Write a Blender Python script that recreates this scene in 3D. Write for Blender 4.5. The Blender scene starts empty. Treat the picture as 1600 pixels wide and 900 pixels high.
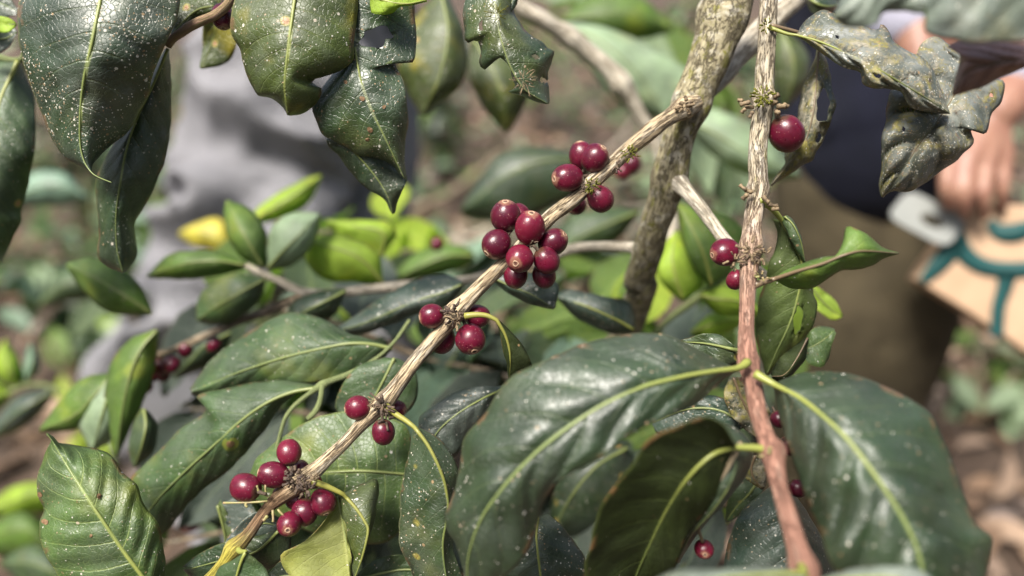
import bpy, math, random
import numpy as np
from mathutils import Vector, Matrix, Quaternion, Euler

random.seed(7)
RNG = np.random.default_rng(7)
sc = bpy.context.scene
COL = sc.collection

# ------------------------------------------------------------------ camera, sky, sun, exposure
CAM_H, PITCH, LENS = 1.15, math.radians(25), 26.0
FPX = LENS / 36.0 * 1600.0
cam_d = bpy.data.cameras.new('camera')
cam = bpy.data.objects.new('camera', cam_d)
COL.objects.link(cam)
cam.location = (0, 0, CAM_H)
cam.rotation_euler = (math.pi / 2 - PITCH, 0, 0)
cam_d.lens = LENS
cam_d.sensor_width = 36
cam_d.clip_start = 0.01
cam_d.clip_end = 500
cam_d.dof.use_dof = True
cam_d.dof.focus_distance = 0.352
cam_d.dof.aperture_fstop = 2.6
sc.camera = cam

SUN_EL, SUN_AZ = math.radians(60), math.radians(220)
world = bpy.data.worlds.new('World')
sc.world = world
world.use_nodes = True
wn = world.node_tree.nodes
wl = world.node_tree.links
sky = wn.new('ShaderNodeTexSky')
sky.sky_type = 'NISHITA'
sky.sun_disc = False
sky.sun_elevation = SUN_EL
sky.sun_rotation = SUN_AZ
sky.dust_density = 4.0
sky.air_density = 1.0
sky.ozone_density = 1.0
hsv = wn.new('ShaderNodeHueSaturation')          # thin cloud: the same sky, less blue
hsv.inputs['Saturation'].default_value = 0.85
wl.new(sky.outputs[0], hsv.inputs['Color'])
wl.new(hsv.outputs[0], wn['Background'].inputs[0])
wn['Background'].inputs[1].default_value = 0.092
sun_d = bpy.data.lights.new('sun', 'SUN')
sun_d.energy = 4.2
sun_d.angle = math.radians(18)
sun_d.color = (1.0, 0.95, 0.87)
sun = bpy.data.objects.new('sun', sun_d)
COL.objects.link(sun)
_sd = Vector((math.sin(SUN_AZ) * math.cos(SUN_EL), math.cos(SUN_AZ) * math.cos(SUN_EL), math.sin(SUN_EL)))
sun.rotation_euler = _sd.to_track_quat('Z', 'Y').to_euler()
sun.location = (0, 0, 6)
sc.view_settings.view_transform = 'Standard'
sc.view_settings.look = 'None'
sc.view_settings.exposure = 1.0
sc.view_settings.gamma = 1.0

# ------------------------------------------------------------------ small helpers
_f = np.array([0, math.cos(PITCH), -math.sin(PITCH)])
_u = np.array([0, math.sin(PITCH), math.cos(PITCH)])
_r = np.array([1.0, 0, 0])


def W(x, y, d):
    """world point that the photo shows at pixel (x, y), d metres along the view axis"""
    x, y, d = np.broadcast_arrays(np.asarray(x, float), np.asarray(y, float), np.asarray(d, float))
    X = (x - 800) / FPX * d
    Y = (450 - y) / FPX * d
    return np.array([0, 0, CAM_H]) + X[..., None] * _r + Y[..., None] * _u + d[..., None] * _f


def interp(vals, n):
    vals = np.atleast_1d(np.asarray(vals, float))
    if len(vals) == 1:
        return np.full(n, vals[0])
    return spline(vals[:, None], n, False)[:, 0]


def spline(P, n, arc=True):
    P = np.asarray(P, float)
    if len(P) == 2:
        t = np.linspace(0, 1, n)[:, None]
        return P[0] * (1 - t) + P[1] * t
    Q = np.vstack([2 * P[0] - P[1], P, 2 * P[-1] - P[-2]])
    m = 12
    out = []
    for i in range(1, len(Q) - 2):
        p0, p1, p2, p3 = Q[i - 1], Q[i], Q[i + 1], Q[i + 2]
        t = np.linspace(0, 1, m, endpoint=False)[:, None]
        out.append(0.5 * (2 * p1 + (p2 - p0) * t + (2 * p0 - 5 * p1 + 4 * p2 - p3) * t ** 2 + (3 * p1 - p0 - 3 * p2 + p3) * t ** 3))
    out.append(P[-1:])
    S = np.vstack(out)
    if arc:
        k = np.concatenate([[0], np.cumsum(np.linalg.norm(np.diff(S, axis=0), axis=1))])
    else:
        k = np.arange(len(S), dtype=float)
    tt = np.linspace(0, k[-1], n)
    return np.stack([np.interp(tt, k, S[:, j]) for j in range(P.shape[1])], 1)


def vnoise(p, seed=0):
    """smooth value noise in -1..1, p (...,3)"""
    p = np.asarray(p, float)
    i = np.floor(p).astype(np.int64)
    f = p - i
    f = f * f * (3 - 2 * f)

    def h(a, b, c):
        n = (a * 73856093) ^ (b * 19349663) ^ (c * 83492791) ^ (seed * 2654435761)
        n = (n ^ (n >> 13)) * 1274126177
        n = n ^ (n >> 16)
        return (n & 0xffff) / 32767.5 - 1
    x, y, z = i[..., 0], i[..., 1], i[..., 2]
    fx, fy, fz = f[..., 0], f[..., 1], f[..., 2]
    r = 0
    for dx in (0, 1):
        for dy in (0, 1):
            for dz in (0, 1):
                w = (fx if dx else 1 - fx) * (fy if dy else 1 - fy) * (fz if dz else 1 - fz)
                r = r + w * h(x + dx, y + dy, z + dz)
    return r


WLOC = {}


def mesh_from(name, V, F, attr=None, smooth=True):
    me = bpy.data.meshes.new(name)
    V = np.asarray(V, float)
    if isinstance(F, np.ndarray):
        nf, k = F.shape
        me.vertices.add(len(V))
        me.vertices.foreach_set('co', V.ravel())
        me.loops.add(nf * k)
        me.polygons.add(nf)
        me.polygons.foreach_set('loop_start', np.arange(nf) * k)
        me.loops.foreach_set('vertex_index', F.ravel().astype(np.int32))
        me.update(calc_edges=True)
        me.validate()
    else:
        me.from_pydata([tuple(v) for v in V], [], [tuple(int(i) for i in f) for f in F])
    if smooth:
        me.polygons.foreach_set('use_smooth', np.ones(len(me.polygons), bool))
    if attr:
        for nm, a in attr.items():
            a = np.asarray(a, float)
            if a.ndim == 1:
                at = me.attributes.new(nm, 'FLOAT', 'POINT')
                at.data.foreach_set('value', a)
            else:
                at = me.attributes.new(nm, 'FLOAT_VECTOR', 'POINT')
                at.data.foreach_set('vector', a.ravel())
    return me


def props(o, label=None, cat=None, group=None, kind=None):
    if label: o['label'] = label
    if cat: o['category'] = cat
    if group: o['group'] = group
    if kind: o['kind'] = kind
    return o


def link(o, world, parent=None):
    COL.objects.link(o)
    world = Vector(world)
    WLOC[o.name] = world
    if parent is not None:
        o.parent = parent
        o.location = world - WLOC[parent.name]
    else:
        o.location = world
    return o


def add(name, V, F, mats, parent=None, attr=None, origin=None, smooth=True):
    V = np.asarray(V, float)
    if origin is None:
        origin = V.mean(0) if parent is None else V[0]
    me = mesh_from(name, V - np.asarray(origin), F, attr, smooth)
    for m in (mats if isinstance(mats, (list, tuple)) else [mats]):
        me.materials.append(m)
    o = bpy.data.objects.new(name, me)
    return link(o, origin, parent)


def empty(name, loc, label, cat, group=None):
    o = bpy.data.objects.new(name, None)
    o.empty_display_size = 0.02
    link(o, loc)
    return props(o, label, cat, group)


def tube(P, R, seg=12, jitter=None, cap=True):
    """P (n,3) R (n,) -> V, F(list->array of quads + fan), bark attribute"""
    P = np.asarray(P, float)
    n = len(P)
    R = np.broadcast_to(np.asarray(R, float), (n,))
    T = np.gradient(P, axis=0)
    T /= np.linalg.norm(T, axis=1)[:, None] + 1e-12
    a = np.array([0.3, 0.9, 0.2])
    N = np.cross(T[0], a)
    N /= np.linalg.norm(N)
    Ns = []
    for i in range(n):
        N = N - T[i] * N.dot(T[i])
        N /= np.linalg.norm(N)
        Ns.append(N)
    Ns = np.array(Ns)
    B = np.cross(T, Ns)
    th = np.arange(seg) / seg * 2 * math.pi
    c, s = np.cos(th), np.sin(th)
    L = np.concatenate([[0], np.cumsum(np.linalg.norm(np.diff(P, axis=0), axis=1))])
    rr = R[:, None] * np.ones(seg)
    if jitter is not None:
        rr = rr * (1 + jitter(L[:, None] + 0 * c, c[None] + 0 * L[:, None], s[None] + 0 * L[:, None]))
    V = P[:, None] + rr[..., None] * (Ns[:, None] * c[None, :, None] + B[:, None] * s[None, :, None])
    A = np.stack([c[None] + 0 * L[:, None], s[None] + 0 * L[:, None], L[:, None] + 0 * c], -1)
    idx = np.arange(n * seg).reshape(n, seg)
    q = np.stack([idx[:-1], np.roll(idx[:-1], -1, 1), np.roll(idx[1:], -1, 1), idx[1:]], -1).reshape(-1, 4)
    V = V.reshape(-1, 3)
    A = A.reshape(-1, 3)
    if cap:
        V = np.vstack([V, P[0] - T[0] * R[0] * .3, P[-1] + T[-1] * R[-1] * .3])
        A = np.vstack([A, [0, 0, 0], [0, 0, L[-1]]])
        k = n * seg
        t0 = np.stack([idx[0], np.full(seg, k), np.full(seg, k), np.roll(idx[0], -1)], -1)
        t1 = np.stack([idx[-1], np.roll(idx[-1], -1), np.full(seg, k + 1), np.full(seg, k + 1)], -1)
        tri = [(int(idx[0][j]), k, int(idx[0][(j + 1) % seg])) for j in range(seg)]
        tri = [(int(idx[0][(j + 1) % seg]), int(idx[0][j]), k) for j in range(seg)]
        tri += [(int(idx[-1][j]), int(idx[-1][(j + 1) % seg]), k + 1) for j in range(seg)]
        F = [tuple(f) for f in q] + tri
    else:
        F = q
    return V, F, A


def merge(parts):
    """parts: list of (V,F,A) -> one"""
    Vs, Fs, As, o = [], [], [], 0
    for V, F, A in parts:
        Vs.append(V)
        As.append(A)
        Fs += [tuple(int(i) + o for i in f) for f in F]
        o += len(V)
    return np.vstack(Vs), Fs, np.vstack(As)


def ellipsoid(c, r, seg=10, rings=6, noise=0.0, seed=0):
    V = [(0, 0, 1)]
    for i in range(1, rings):
        a = math.pi * i / rings
        for j in range(seg):
            b = 2 * math.pi * j / seg
            V.append((math.sin(a) * math.cos(b), math.sin(a) * math.sin(b), math.cos(a)))
    V.append((0, 0, -1))
    V = np.array(V)
    if noise:
        V = V * (1 + noise * vnoise(V * 1.7 + seed * 7.3, seed)[:, None])
    F = [(0, 1 + j, 1 + (j + 1) % seg) for j in range(seg)]
    for i in range(rings - 2):
        for j in range(seg):
            a, b = 1 + i * seg + j, 1 + i * seg + (j + 1) % seg
            F.append((a, a + seg, b + seg, b))
    k = 1 + (rings - 2) * seg
    F += [(k + j, len(V) - 1, k + (j + 1) % seg) for j in range(seg)]
    return V * np.asarray(r) + np.asarray(c), F, V.copy()


# ------------------------------------------------------------------ materials
class NT:
    def __init__(self, name):
        self.m = bpy.data.materials.new(name)
        self.m.use_nodes = True
        self.t = self.m.node_tree
        self.bsdf = self.t.nodes['Principled BSDF']
        self.out = self.t.nodes['Material Output']

    def n(self, typ, **kw):
        nd = self.t.nodes.new(typ)
        for k, v in kw.items():
            setattr(nd, k, v)
        return nd

    def set(self, sock, v):
        if isinstance(v, bpy.types.NodeSocket):
            self.t.links.new(v, sock)
        elif isinstance(v, (tuple, list)) and sock.type == 'RGBA' and len(v) == 3:
            sock.default_value = (*v, 1)
        else:
            sock.default_value = v

    def math(self, op, a, b=0.0, c=0.0, clamp=False):
        nd = self.n('ShaderNodeMath', operation=op, use_clamp=clamp)
        for i, v in enumerate((a, b, c)):
            self.set(nd.inputs[i], v)
        return nd.outputs[0]

    def mix(self, fac, a, b, blend='MIX'):
        nd = self.n('ShaderNodeMix', data_type='RGBA', blend_type=blend)
        self.set(nd.inputs[0], fac)
        self.set(nd.inputs[6], a)
        self.set(nd.inputs[7], b)
        return nd.outputs[2]

    def ramp(self, v, lo, hi, a=0.0, b=1.0):
        nd = self.n('ShaderNodeMapRange', interpolation_type='SMOOTHSTEP')
        for i, x in enumerate((v, lo, hi, a, b)):
            self.set(nd.inputs[i], x)
        return nd.outputs[0]

    def noise(self, vec, scale, detail=3.0, rough=0.55, w=None, col=False):
        nd = self.n('ShaderNodeTexNoise', noise_dimensions='4D' if w is not None else '3D')
        if vec is not None:
            self.set(nd.inputs['Vector'], vec)
        if w is not None:
            self.set(nd.inputs['W'], w)
        nd.inputs['Scale'].default_value = scale
        nd.inputs['Detail'].default_value = detail
        nd.inputs['Roughness'].default_value = rough
        return nd.outputs['Color' if col else 'Fac']

    def attr(self, name):
        nd = self.n('ShaderNodeAttribute', attribute_name=name)
        return nd

    def bump(self, h, strength, dist):
        nd = self.n('ShaderNodeBump')
        nd.inputs['Strength'].default_value = strength
        nd.inputs['Distance'].default_value = dist
        self.set(nd.inputs['Height'], h)
        return nd.outputs[0]


def leaf_mat(name, base, vein, speck=0.1, moss=0.0, dust=0.1, rough=0.36, trans=0.15, tcol=None, n=9.0, k=1.6,
             veinmix=0.35, yellow=0.1, spec=0.85, holes=0.0, mosscol=(.22, .19, .03), dustcol=(.30, .31, .29), coat=0.0, brown=.75):
    T = NT(name)
    at = T.attr('leafco')
    sep = T.n('ShaderNodeSeparateXYZ')
    T.set(sep.inputs[0], at.outputs['Vector'])
    u, v = sep.outputs[0], sep.outputs[1]
    av = T.math('ABSOLUTE', v)
    oi = T.n('ShaderNodeObjectInfo')
    rnd = oi.outputs['Random']
    tc = T.n('ShaderNodeTexCoord').outputs['Object']
    w = T.math('MULTIPLY', rnd, 40.0)
    # colour drift over the blade and from leaf to leaf
    n1 = T.noise(tc, 45, 4, .6, w)
    n2 = T.noise(tc, 130, 5, .65, w)
    col = T.mix(T.ramp(n1, .3, .72), tuple(c * .62 for c in base), tuple(c * 1.3 for c in base))
    ycol = (base[0] * 3.2 + .03, base[1] * 2.0 + .02, base[2] * .9)
    col = T.mix(T.math('MULTIPLY', T.ramp(T.noise(tc, 26, 3, .6, T.math('ADD', w, 9.0)), .52, .75), yellow * 2.2, clamp=True), col, ycol)
    # side veins
    side = T.math('MULTIPLY', T.math('GREATER_THAN', v, 0.0), 0.37)
    t = T.math('ADD', T.math('SUBTRACT', T.math('MULTIPLY', u, n), T.math('MULTIPLY', T.math('POWER', av, 1.25), k)), side)
    t = T.math('ADD', t, T.math('MULTIPLY', T.math('SUBTRACT', n1, .5), .35))
    fr = T.math('MULTIPLY', T.math('ABSOLUTE', T.math('SUBTRACT', T.math('FRACT', t), .5)), 2.0)
    line = T.math('MULTIPLY', T.ramp(fr, .9, .985), T.math('SUBTRACT', 1.0, T.math('MULTIPLY', av, .75)))
    # fine net of veinlets
    vo = T.n('ShaderNodeTexVoronoi', feature='DISTANCE_TO_EDGE')
    T.set(vo.inputs['Vector'], tc)
    vo.inputs['Scale'].default_value = 420
    net = T.ramp(vo.outputs['Distance'], .0, .10, 1.0, 0.0)
    col = T.mix(T.math('MULTIPLY', net, veinmix * .22), col, vein)
    col = T.mix(T.math('MULTIPLY', line, veinmix), col, vein)
    mid = T.ramp(av, .012, .05, 1.0, 0.0)
    col = T.mix(T.math('MULTIPLY', mid, .6), col, vein)
    edge = T.ramp(av, .965, 1.0)
    col = T.mix(T.math('MULTIPLY', edge, .45), col, (vein[0] * .8, vein[1] * .7, vein[2] * .7))
    # browned bits along the margin and the tip
    bn = T.ramp(T.noise(tc, 95, 4, .65, T.math('ADD', w, 17.0)), .53, .60)
    bm = T.math('MULTIPLY', bn, T.math('MAXIMUM', T.ramp(av, .88, .99), T.ramp(u, .955, .995)))
    col = T.mix(T.math('MULTIPLY', bm, brown), col, (.17, .085, .035))
    # film of dust
    dn = T.ramp(T.noise(tc, 38, 6, .7, T.math('ADD', w, 3.0)), .38, .72)
    dfac = T.math('MULTIPLY', dn, dust)
    col = T.mix(dfac, col, dustcol)
    rg = T.math('ADD', rough, T.math('MULTIPLY', n2, .16))
    rg = T.math('ADD', rg, T.math('MULTIPLY', dfac, .45))
    hgt = T.math('ADD', T.math('MULTIPLY', net, -.25), T.math('MULTIPLY', line, -.6))
    if moss > 0:
        mn = T.noise(tc, 320, 8, .75, w)
        mb = T.noise(tc, 120, 4, .65, T.math('ADD', w, 6.0))
        mm = T.ramp(T.math('ADD', mn, T.math('MULTIPLY', mb, .9)), 1.12 - moss * .55, 1.28 - moss * .45)
        mm = T.math('MULTIPLY', mm, .85)
        mcol = T.mix(T.ramp(T.noise(tc, 90, 4, .7, w), .42, .6), mosscol, (.30, .27, .20))
        mcol = T.mix(T.ramp(T.noise(tc, 150, 3, .6, T.math('ADD', w, 2.0)), .60, .68), mcol, (.16, .07, .035))
        col = T.mix(mm, col, mcol)
        rg = T.math('ADD', rg, T.math('MULTIPLY', mm, .4))
        hgt = T.math('ADD', hgt, T.math('MULTIPLY', mm, .9))
    # pale specks of scale and lichen, two sizes
    off = T.n('ShaderNodeVectorMath', operation='ADD')
    T.set(off.inputs[0], tc)
    cw = T.n('ShaderNodeCombineXYZ')
    for i_ in range(3):
        T.set(cw.inputs[i_], w)
    T.set(off.inputs[1], cw.outputs[0])
    for sca, amt, big in ((900, speck, .30), (430, speck * .55, .26)):
        v2 = T.n('ShaderNodeTexVoronoi', feature='F1', voronoi_dimensions='3D')
        T.set(v2.inputs['Vector'], off.outputs[0])
        v2.inputs['Scale'].default_value = sca
        sp = T.n('ShaderNodeSeparateColor')
        T.set(sp.inputs[0], v2.outputs['Color'])
        den = T.math('ADD', T.ramp(T.noise(tc, 42, 3, .6, T.math('ADD', w, 11.0)), .40, .62, .05, 1.7), T.math('MULTIPLY', T.ramp(fr, .75, .95), .5))
        on = T.math('GREATER_THAN', sp.outputs[0], T.math('SUBTRACT', 1.0, T.math('MULTIPLY', den, amt)))
        size = T.math('MULTIPLY_ADD', sp.outputs[1], big, .10)
        m = T.math('MULTIPLY', on, T.math('LESS_THAN', v2.outputs['Distance'], size))
        scol = T.mix(T.ramp(sp.outputs[2], .3, .8), (.62, .60, .52), (.30, .20, .10))
        col = T.mix(T.math('MULTIPLY', m, .9), col, scol)
        rg = T.math('ADD', rg, T.math('MULTIPLY', m, .3))
        hgt = T.math('ADD', hgt, T.math('MULTIPLY', m, .8))
    if holes > 0:   # brown scabs
        v3 = T.n('ShaderNodeTexVoronoi', feature='F1', voronoi_dimensions='3D')
        T.set(v3.inputs['Vector'], off.outputs[0])
        v3.inputs['Scale'].default_value = 95
        s3 = T.n('ShaderNodeSeparateColor')
        T.set(s3.inputs[0], v3.outputs['Color'])
        on = T.math('GREATER_THAN', s3.outputs[0], 1.0 - holes)
        dd = T.math('ADD', v3.outputs['Distance'], T.math('MULTIPLY', n2, .1))
        col = T.mix(T.math('MULTIPLY', on, T.ramp(dd, .24, .33, .8, 0.0)), col, (.30, .26, .05))
        col = T.mix(T.math('MULTIPLY', on, T.ramp(dd, .18, .23, 1.0, 0.0)), col, (.34, .19, .09))
    B = T.bsdf
    T.set(B.inputs['Base Color'], col)
    T.set(B.inputs['Roughness'], T.math('MINIMUM', rg, .95))
    B.inputs['Specular IOR Level'].default_value = spec
    if coat:
        B.inputs['Coat Weight'].default_value = coat
        B.inputs['Coat Roughness'].default_value = .22
    hgt = T.math('ADD', hgt, T.math('MULTIPLY', n2, .9))
    hgt = T.math('ADD', hgt, T.math('MULTIPLY', n1, 2.2))
    nb = T.bump(hgt, .7, .0006)
    T.set(B.inputs['Normal'], nb)
    tr = T.n('ShaderNodeBsdfTranslucent')
    tcol = tcol or (base[0] * 2.5 + .02, base[1] * 3.0 + .03, base[2] * .8)
    T.set(tr.inputs[0], T.mix(.5, col, tcol))
    mx = T.n('ShaderNodeMixShader')
    mx.inputs[0].default_value = trans
    T.t.links.new(B.outputs[0], mx.inputs[1])
    T.t.links.new(tr.outputs[0], mx.inputs[2])
    T.t.links.new(mx.outputs[0], T.out.inputs[0])
    return T.m


VEIN = (.30, .36, .10)
LM = {
    'dark': leaf_mat('leaf_dark', (.021, .041, .017), VEIN, speck=.38, dust=.16, rough=.30, trans=.06, veinmix=.10, yellow=.15, spec=.75),
    'deep': leaf_mat('leaf_deep', (.019, .039, .015), VEIN, speck=.10, dust=.10, rough=.31, trans=.06, veinmix=.10, yellow=.12, spec=.7),
    'olive': leaf_mat('leaf_olive', (.046, .068, .010), (.34, .38, .08), speck=.18, dust=.14, rough=.36, trans=.10, veinmix=.12, yellow=.7, holes=.05, spec=.65),
    'chewed': leaf_mat('leaf_chewed', (.026, .050, .018), (.28, .31, .16), speck=.19, dust=.14, rough=.30, trans=.08, veinmix=.14, yellow=.2, holes=.12, spec=.75),
    'mossy': leaf_mat('leaf_mossy', (.070, .082, .062), (.22, .22, .10), speck=.44, moss=.42, dust=.60, rough=.32, trans=.04, veinmix=.15, yellow=.0, dustcol=(.31, .325, .31), spec=.9),
    'mossdark': leaf_mat('leaf_mossdark', (.026, .038, .016), (.20, .19, .09), speck=.34, moss=.58, dust=.14, rough=.38, trans=.06, veinmix=.2),
    'green': leaf_mat('leaf_green', (.056, .102, .024), (.34, .42, .12), speck=.11, dust=.12, rough=.36, trans=.16, veinmix=.42, yellow=.25, spec=.6),
    'mid': leaf_mat('leaf_mid', (.036, .072, .020), (.22, .30, .09), speck=.10, dust=.14, rough=.42, trans=.14, veinmix=.22, yellow=.3, holes=.02, spec=.6),
    'slate': leaf_mat('leaf_slate', (.020, .041, .025), (.14, .19, .10), speck=.14, dust=.22, rough=.34, trans=.06, veinmix=.15, yellow=.04, spec=.75),
    'front': leaf_mat('leaf_front', (.017, .036, .012), (.20, .27, .10), speck=.06, dust=.07, rough=.38, trans=.06, veinmix=.16, yellow=.08, spec=1.0),
    'bright': leaf_mat('leaf_bright', (.10, .175, .030), (.34, .44, .13), speck=.06, dust=.08, rough=.42, trans=.30, veinmix=.3, yellow=.3, spec=.5),
    'lime': leaf_mat('leaf_lime', (.31, .42, .05), (.5, .56, .14), speck=.03, dust=.05, rough=.45, trans=.38, veinmix=.25, yellow=.2, spec=.4),
    'yellow': leaf_mat('leaf_yellow', (.50, .43, .045), (.5, .48, .12), speck=.02, dust=.05, rough=.45, trans=.3, veinmix=.2, yellow=.0),
    'under': leaf_mat('leaf_under', (.20, .22, .050), (.34, .35, .12), speck=.02, moss=.05, dust=.04, rough=.55, trans=.25, veinmix=.55, yellow=.15, mosscol=(.16, .11, .03), spec=.4),
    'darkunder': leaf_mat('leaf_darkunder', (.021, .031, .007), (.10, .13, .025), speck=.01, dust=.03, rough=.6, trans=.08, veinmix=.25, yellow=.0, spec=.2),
    'greenunder': leaf_mat('leaf_greenunder', (.072, .105, .024), (.16, .20, .06), speck=.05, dust=.05, rough=.5, trans=.2, veinmix=.5, yellow=.15, spec=.4),
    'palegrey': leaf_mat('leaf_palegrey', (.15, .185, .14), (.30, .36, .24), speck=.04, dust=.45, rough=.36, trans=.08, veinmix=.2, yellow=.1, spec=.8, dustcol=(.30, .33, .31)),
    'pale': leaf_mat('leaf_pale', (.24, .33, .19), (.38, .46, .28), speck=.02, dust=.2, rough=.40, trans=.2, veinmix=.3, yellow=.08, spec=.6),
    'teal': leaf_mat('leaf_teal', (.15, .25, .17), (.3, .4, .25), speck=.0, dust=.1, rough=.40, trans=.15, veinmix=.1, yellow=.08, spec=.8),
    'dry': leaf_mat('leaf_dry', (.25, .15, .13), (.16, .09, .06), speck=.03, dust=.3, rough=.55, trans=.05, veinmix=.3, yellow=.0, dustcol=(.36, .24, .22), spec=.5),
    'tan': leaf_mat('leaf_tan', (.42, .27, .14), (.45, .32, .2), speck=.03, dust=.1, rough=.6, trans=.2, veinmix=.3, yellow=.0),
}
UNDER_OF = {'dry': 'dry', 'tan': 'tan', 'lime': 'lime', 'yellow': 'yellow', 'under': 'green', 'darkunder': 'deep', 'greenunder': 'mid', 'bright': 'lime'}


def simple_mat(name, a, b=None, scale=60, rough=.5, spec=.5, bump=0.0, bscale=None, bdist=.001, trans=0.0, sheen=0.0):
    T = NT(name)
    tc = T.n('ShaderNodeTexCoord').outputs['Object']
    n1 = T.noise(tc, scale, 5, .6)
    T.set(T.bsdf.inputs['Base Color'], T.mix(T.ramp(n1, .32, .68), a, b or tuple(c * .65 for c in a)))
    T.bsdf.inputs['Roughness'].default_value = rough
    T.bsdf.inputs['Specular IOR Level'].default_value = spec
    if sheen:
        T.bsdf.inputs['Sheen Weight'].default_value = sheen
    if bump:
        T.set(T.bsdf.inputs['Normal'], T.bump(T.noise(tc, bscale or scale * 3, 4, .6), bump, bdist))
    return T.m


def petiole_mat(name, a, b):
    T = NT(name)
    at = T.attr('bark')
    sep = T.n('ShaderNodeSeparateXYZ')
    T.set(sep.inputs[0], at.outputs['Vector'])
    tc = T.n('ShaderNodeTexCoord').outputs['Object']
    n1 = T.noise(tc, 220, 4, .6)
    c = T.mix(T.ramp(T.math('ADD', T.math('MULTIPLY', sep.outputs[2], 6.0), T.math('MULTIPLY', n1, .4)), .15, .85), a, b)
    T.set(T.bsdf.inputs['Base Color'], c)
    T.bsdf.inputs['Roughness'].default_value = .42
    T.bsdf.inputs['Subsurface Weight'].default_value = .0
    return T.m


def bark_mat(name, light, dark, crack=(.055, .036, .022), moss=.3, red=None, crackamt=.8, lichen=.5, st=1.0):
    T = NT(name)
    at = T.attr('bark')
    sep = T.n('ShaderNodeSeparateXYZ')
    T.set(sep.inputs[0], at.outputs['Vector'])
    def vec(a, b):
        cb = T.n('ShaderNodeCombineXYZ')
        T.set(cb.inputs[0], T.math('MULTIPLY', sep.outputs[0], a))
        T.set(cb.inputs[1], T.math('MULTIPLY', sep.outputs[1], a))
        T.set(cb.inputs[2], T.math('MULTIPLY', sep.outputs[2], b * st))
        return cb.outputs[0]
    fib = T.noise(vec(3.8, 75), 1.0, 8, .70)
    crk = T.noise(vec(2.2, 42), 1.0, 6, .62)
    pat = T.noise(vec(1.3, 60), 1.0, 5, .6)
    col = T.mix(T.ramp(fib, .33, .66), dark, light)
    if lichen:
        col = T.mix(T.math('MULTIPLY', T.ramp(pat, .5, .64), lichen), col, (.56, .53, .44))
    cr = T.ramp(T.math('ABSOLUTE', T.math('SUBTRACT', crk, .5)), .0, .035, 1.0, 0.0)
    cr2 = T.ramp(T.math('ABSOLUTE', T.math('SUBTRACT', fib, .42)), .0, .03, 1.0, 0.0)
    crf = T.math('MULTIPLY', T.math('MAXIMUM', cr, T.math('MULTIPLY', cr2, .75)), crackamt)
    col = T.mix(crf, col, crack)
    mm = T.ramp(T.noise(vec(1.6, 40), 1.3, 7, .72), .62 - moss * .16, .72 - moss * .12)
    col = T.mix(T.math('MULTIPLY', mm, min(1, moss * 1.6)), col, (.20, .19, .045))
    if red:   # young wood: (start metres, end metres, colour)
        col = T.mix(T.ramp(T.math('ADD', sep.outputs[2], T.math('MULTIPLY', T.math('SUBTRACT', pat, .5), .04)), red[0], red[1]), col,
                    T.mix(T.ramp(fib, .3, .7), tuple(c * .7 for c in red[2]), red[2]))
    if red and len(red) > 3:
        col = T.mix(T.ramp(T.math('ADD', sep.outputs[2], T.math('MULTIPLY', T.math('SUBTRACT', pat, .5), .02)), red[3], red[4]), col, red[5])
    if red:
        col = T.mix(T.math('MULTIPLY', crf, .2), col, crack)
        col = T.mix(T.math('MULTIPLY', T.ramp(pat, .52, .62), .16), col, (.50, .42, .33))
    T.set(T.bsdf.inputs['Base Color'], col)
    T.bsdf.inputs['Roughness'].default_value = .72
    T.bsdf.inputs['Specular IOR Level'].default_value = .3
    h = T.math('SUBTRACT', T.math('MULTIPLY', fib, .8), T.math('MULTIPLY', crf, .9))
    T.set(T.bsdf.inputs['Normal'], T.bump(h, .9, .0011))
    return T.m


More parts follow.
